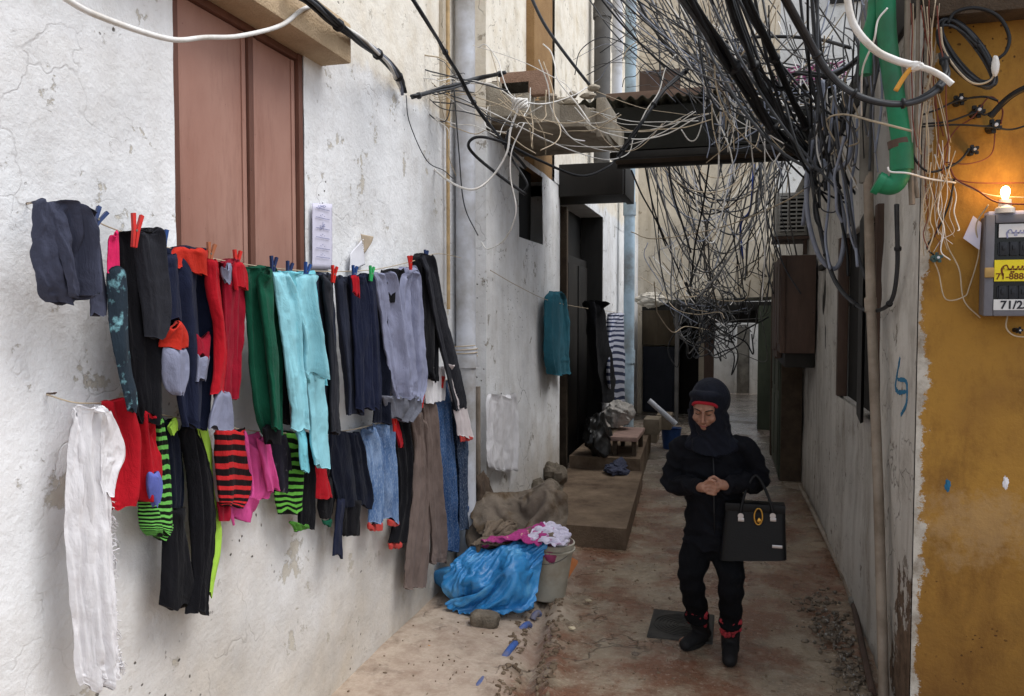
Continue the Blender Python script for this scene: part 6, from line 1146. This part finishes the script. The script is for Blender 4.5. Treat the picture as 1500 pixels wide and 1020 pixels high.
# hands clasped low at the waist: palms, four fingers and a thumb each
def hand(m, wr, pc, fdir, side, up_, over):
    wr, pc = np.array(wr), np.array(pc); m.tube([wr, (wr+pc)/2, pc], [.024, .027, .026], 14); f0 = np.array(fdir, float); f0 /= np.linalg.norm(f0); u_ = np.array(up_, float); out = np.cross(f0, u_)
    out = out/np.linalg.norm(out); out = out if out[1] < 0 else -out
    for i, (L, r) in enumerate(((.058, .0088), (.066, .0092), (.062, .0088), (.048, .0078))):
        s0 = pc+f0*.018+u_*(.027-.018*i); j1 = s0+f0*L*.45+out*.012*over; j2 = j1+(f0*.75-out*.75*over)*L*.36; j3 = j2+(f0*.1-out*.95*over)*L*.3
        m.tube([s0-f0*.012, s0, j1, j2, j3], [r*1.1, r*1.1, r*1.02, r*.95, r*.78], 10); ell(m, j3, (r*.78,)*3, None, 10)
    t0 = pc-f0*.005+u_*.028; m.tube([t0-u_*.008, t0+f0*.018+u_*.016+out*.01, t0+f0*.042+u_*.014+out*.014], [.011, .0095, .0078], 10); ell(m, t0+f0*.042+u_*.014+out*.014, (.0078,)*3, None, 10)
pcl = P_(1034, 714, 4.165); pcr = P_(1052, 709, 4.19)
hand(b, wr_l, pcl, (.9, .1, -.12), 1, (.1, 0, .99), 1); hand(b, wr_r, pcr, (-.9, -.1, -.3), -1, (-.25, 0, .95), -1)
for an, dr in ((an_l, (-.10, -.12, 0)), (an_r, (0.0, -.15, 0))): b.tube([an, np.array([an[0], an[1], .06]), np.array([an[0]+dr[0], an[1]+dr[1], .04])], [.030, .028, .020], 14)
body = fuse('person', b, .0042, 2, M_SKIN, None, label='woman in black coat and dark headscarf walking head bowed towards the camera with hands together', cat='person', auto=None)
# face details
for s in (-1, 1): M().tube([hl(s*.012, .0845, .040), hl(s*.030, .081, .046), hl(s*.048, .064, .040)], [.003, .0035, .002], 6).out('eyebrow', plain('dark_brow', '2a1d18', .8), body, auto=None)
for s in (-1, 1): M().tube([hl(s*.016, .0785, .0175), hl(s*.028, .0795, .0145), hl(s*.041, .071, .0165)], [.0016, .0026, .0014], 6).out('eyelash', plain('dark_lash', '1d1512', .8), body, auto=None)
M().tube([hl(-.020, .0775, -.0555), hl(0, .0868, -.0545), hl(.020, .0775, -.0555)], [.0022, .0048, .0022], 8).out('lips', plain('muted_lips', '8a4a44', .5), body, auto=None)
# coat
c = M()
sect(c, [(P_(1046, 802, 4.45), .172, .13), (P_(1046, 790, 4.45), .168, .13), (P_(1046, 770, 4.45), .158, .125), (P_(1045, 738, 4.45), .150, .12), (P_(1044, 700, 4.44), .165, .125), (P_(1043, 670, 4.44), .175, .12), (P_(1042, 650, 4.44), .15, .10), (P_(1042, 637, 4.44), .09, .08)], 36)
for a, e_, d in ((sh_l, el_l, wr_l), (sh_r, el_r, wr_r)):
    ell(c, a*.86+P_(1043, 648, 4.43)*.14+np.array([0, .0, .004]), (.072, .07, .05)); c.tube(cr([a, e_+np.array([0, 0, -.0]), e_*.45+d*.55, d*1.04-e_*.04], 6), np.interp(np.linspace(0, 1, 19), [0, .35, .7, 1], [.058, .060, .050, .040]), 20)
def coatfold(v): return .011*fbm(v*np.array([1, 1, 1.5]), 10, 4, 3)+.006*(1-2*np.abs(np.sin(v[:, 2]*38+v[:, 0]*22+5*fbm(v, 5, 3, 5))))
coat = fuse('coat', c, .008, 3, C_COAT, body, fold=coatfold, auto=None)
M().tube([P_(1044, 660, 4.315), P_(1046, 700, 4.30), P_(1046, 740, 4.31), P_(1047, 785, 4.325)], .004, 6).out('zip', M_BLK, coat, auto=None)
t_ = M()
for h_, k_, a_ in ((hip_l, kn_l, an_l), (hip_r, kn_r, an_r)):
    q = [h_, h_*.5+k_*.5, k_, k_*.5+a_*.5, a_*.70+k_*.30, a_*.64+k_*.36+np.array([0, 0, -.01])]; t_.tube(cr(q, 5), np.interp(np.linspace(0, 1, 26), [0, .3, .55, .8, .95, 1], [.090, .078, .064, .062, .072, .056]), 20)
sect(t_, [(P_(1045, 815, 4.45), .12, .09), (P_(1045, 795, 4.45), .145, .11), (P_(1045, 765, 4.45), .145, .115)])
fuse('trousers', t_, .009, 3, C_TROU, body, fold=lambda v: .009*fbm(v*np.array([1, 1, 1.5]), 10, 4, 9)+.004*np.sin(v[:, 2]*55+4*fbm(v, 5, 2, 1)), auto=None)
# headscarf: hood shell round the head with the face showing, cape over the shoulders
h = M(); ell(h, hl(.014, -.060, .026), (.104, .108, .116), RX, 36)
h.tube(cr([hl(.01, -.04, -.03), P_(1044, 632, 4.36), P_(1044, 652, 4.39)], 6), np.interp(np.linspace(0, 1, 13), [0, .5, 1], [.092, .082, .125]), 26)
ell(h, P_(1043, 650, 4.41), (.17, .10, .055)); ell(h, P_(1040, 652, 4.34), (.10, .05, .06))
rim = [hl(.074*math.cos(t)+.002, .026-.030*abs(math.cos(t))+.012*math.sin(t), -.012+.104*math.sin(t)) for t in np.linspace(0, 2*math.pi, 40)]
h.tube(rim, .017, 12)
h.tube([hl(.078*math.sin(t), .030-.045*math.sin(t)**2, .055+.050*math.cos(t)) for t in np.linspace(-1.2, 1.2, 18)], .020, 12); h.tube(cr([hl(-.085, -.03, -.03), P_(1017, 640, 4.36), P_(1030, 660, 4.34), P_(1062, 664, 4.34)], 6), .019, 14); h.tube(cr([hl(.095, -.03, -.04), P_(1068, 640, 4.38), P_(1070, 660, 4.35), P_(1040, 670, 4.34)], 6), .019, 14)
hd_ = fuse('headscarf', h, .006, 2, C_HOOD, body, fold=lambda v: .006*fbm(v*np.array([1, 1, 1.2]), 12, 4, 13)+.003*(1-2*np.abs(np.sin(v[:, 2]*55+v[:, 0]*45+4*fbm(v, 7, 2, 3))))*np.clip((1.40-v[:, 2])/.12, 0, 1), auto=None)
band = M(); band.tube([hl(.062*math.sin(t), .055-.030*math.sin(t)**2-.0, .026+.047*math.cos(t)) for t in np.linspace(-1.35, 1.35, 22)], .009, 10)
band.out('red_underscarf', C_RSC, body, auto=None)
# boots
for an, dr, lb in ((an_l, (-.075, -.135), 'l'), (an_r, (-.005, -.16), 'r')):
    m = M(); g0 = np.array([an[0], an[1], 0]); tp_ = an+((kn_l if lb == 'l' else kn_r)-an)*.42; d_ = np.array([dr[0], dr[1], 0]); dn = d_/np.linalg.norm(d_)
    m.tube([g0+[0, 0, .03], g0+[0, 0, .09], an+[0, 0, .03], tp_], [.048, .049, .052, .060], 20)
    m.tube([g0-dn*.045+[0, 0, .045], g0+[0, 0, .05], g0+d_*.6+[0, 0, .046], g0+d_+[0, 0, .038]], [.036, .044, .042, .034], 18); ell(m, g0+d_+np.array([0, 0, .037]), (.036, .036, .032)); ell(m, g0-dn*.05+np.array([0, 0, .045]), (.036, .036, .036))
    bt = fuse('boot', m, .006, 3, M_BOOT, body, fold=lambda v: .002*fbm(v, 20, 3, 2), auto=None)
    so_ = M(); per = np.array([-dn[1], dn[0], 0]); pr = []
    for t in np.linspace(0, 2*math.pi, 28, endpoint=False):
        L = math.cos(t); Wd = math.sin(t)*(.040+.006*L); pr.append(g0+dn*(.055+.115*L)*1.0+per*Wd*1.0+np.array([0, 0, .006]))
    so_.prism(pr, (0, 0, .022)).out('sole', M_SOLE, bt, smooth=False)
    em = M(); R2 = random.Random(3 if lb == 'l' else 4)
    em.tube([np.array([an[0]+(.053)*math.cos(t_q), an[1]+(.053)*math.sin(t_q), .17]) for t_q in np.linspace(math.radians(-155), math.radians(-25), 14)], .003, 6)
    for k in range(26):
        z_ = R2.uniform(.13, .23); th = math.radians(-90+R2.uniform(-62, 62)); rad = .052+(.006 if z_ > .14 else 0)
        p = np.array([an[0]+rad*math.cos(th), an[1]+rad*math.sin(th), z_]); p = p+(tp_-an)*np.clip((z_-an[2])/(tp_[2]-an[2]), 0, 1)*np.array([1, 1, 0]); em.blob(p, (.014*R2.uniform(.5, 1.2), .005, .013*R2.uniform(.5, 1.3)), .5, 3, k, 10, 8)
    em.out('embroidery', plain('red_embroidery', 'a03038', .7, .4, 60), bt, auto=None)
# ---- handbag
hb = empty('handbag', P_(1104, 816, 4.28), 'black leather handbag with gold charm hanging from the forearm of the woman', 'handbag')
M_LEA = plain('black_leather', '08080a', .5, .25, 30, bump=.35, spec=.25); M_GOLD = plain('gold_metal', 'c79a4a', .3, .1, metal=1, bump=0); M_SIL = plain('silver_metal', 'b9b9bd', .3, .1, metal=1, bump=0)
bt_ = [P_(1054, 816, 4.33), P_(1152, 816, 4.33)]; tp2 = [P_(1062, 742, 4.33), P_(1150, 742, 4.33)]; m = M(); n_ = 12
rows = []
for i in range(n_+1):
    t = i/n_; A_ = bt_[0]*(1-t)+tp2[0]*t; B_ = bt_[1]*(1-t)+tp2[1]*t; rows.append((A_, B_, .075*(1-.45*t)))
v = []; K = 24
for A_, B_, dep in rows:
    c_ = (A_+B_)/2; H_ = (B_-A_)/2
    for j in range(K):
        th = 2*math.pi*j/K; cs, sn = math.cos(th), math.sin(th); v.append(c_+H_*np.sign(cs)*abs(cs)**.25+np.array([0, dep, 0])*np.sign(sn)*abs(sn)**.35)
f = [(i*K+j, i*K+(j+1) % K, (i+1)*K+(j+1) % K, (i+1)*K+j) for i in range(n_) for j in range(K)]+[tuple(range(K))[::-1], tuple(n_*K+j for j in range(K))]
m.add(v, f).out('body', M_LEA, hb)
M().box(tp2[0]+np.array([.0, -.047, -.012]), tp2[1]+np.array([0, .047, .012]), .006).out('top_band', M_LEA, hb)
yy = 4.275
for off in (0, .09):
    M().tube(cr([P_(1084, 762, yy+off), P_(1086, 742, yy+off+.005), P_(1094, 715, yy+.03+off*.5), P_(1107, 697, yy+.05+off*.4), P_(1120, 715, yy+.03+off*.5), P_(1130, 742, yy+off+.005), P_(1133, 762, yy+off)], 8), .008, 10).out('handle', M_LEA, hb, auto=None)
for px_ in (1085, 1132): M().lathe(P_(px_, 756, yy-.012), [(.011, -.003), (.015, -.003), (.015, .003), (.011, .003)], 16, np.array(Matrix.Rotation(math.pi/2, 3, 'X'))).out('ring', M_SIL, hb)
for a_ in (1081, 1128): M().box(P_(a_, 764, 4.262), P_(a_+9, 759, 4.27), .002).out('handle_tab', M_SIL, hb)
ch_ = M(); ch_.tube([P_(1111+6*math.sin(t), 757-12*math.cos(t), 4.25) for t in np.linspace(0, 2*math.pi, 20)], .004, 8).blob(P_(1112, 763, 4.25), (.012, .006, .014), .3, 3, 3, 14, 10); ch_.out('charm', M_GOLD, hb, auto=None)
M().box(P_(1131, 803, 4.248), P_(1146, 799, 4.256), .002).out('name_plate', M_SIL, hb)
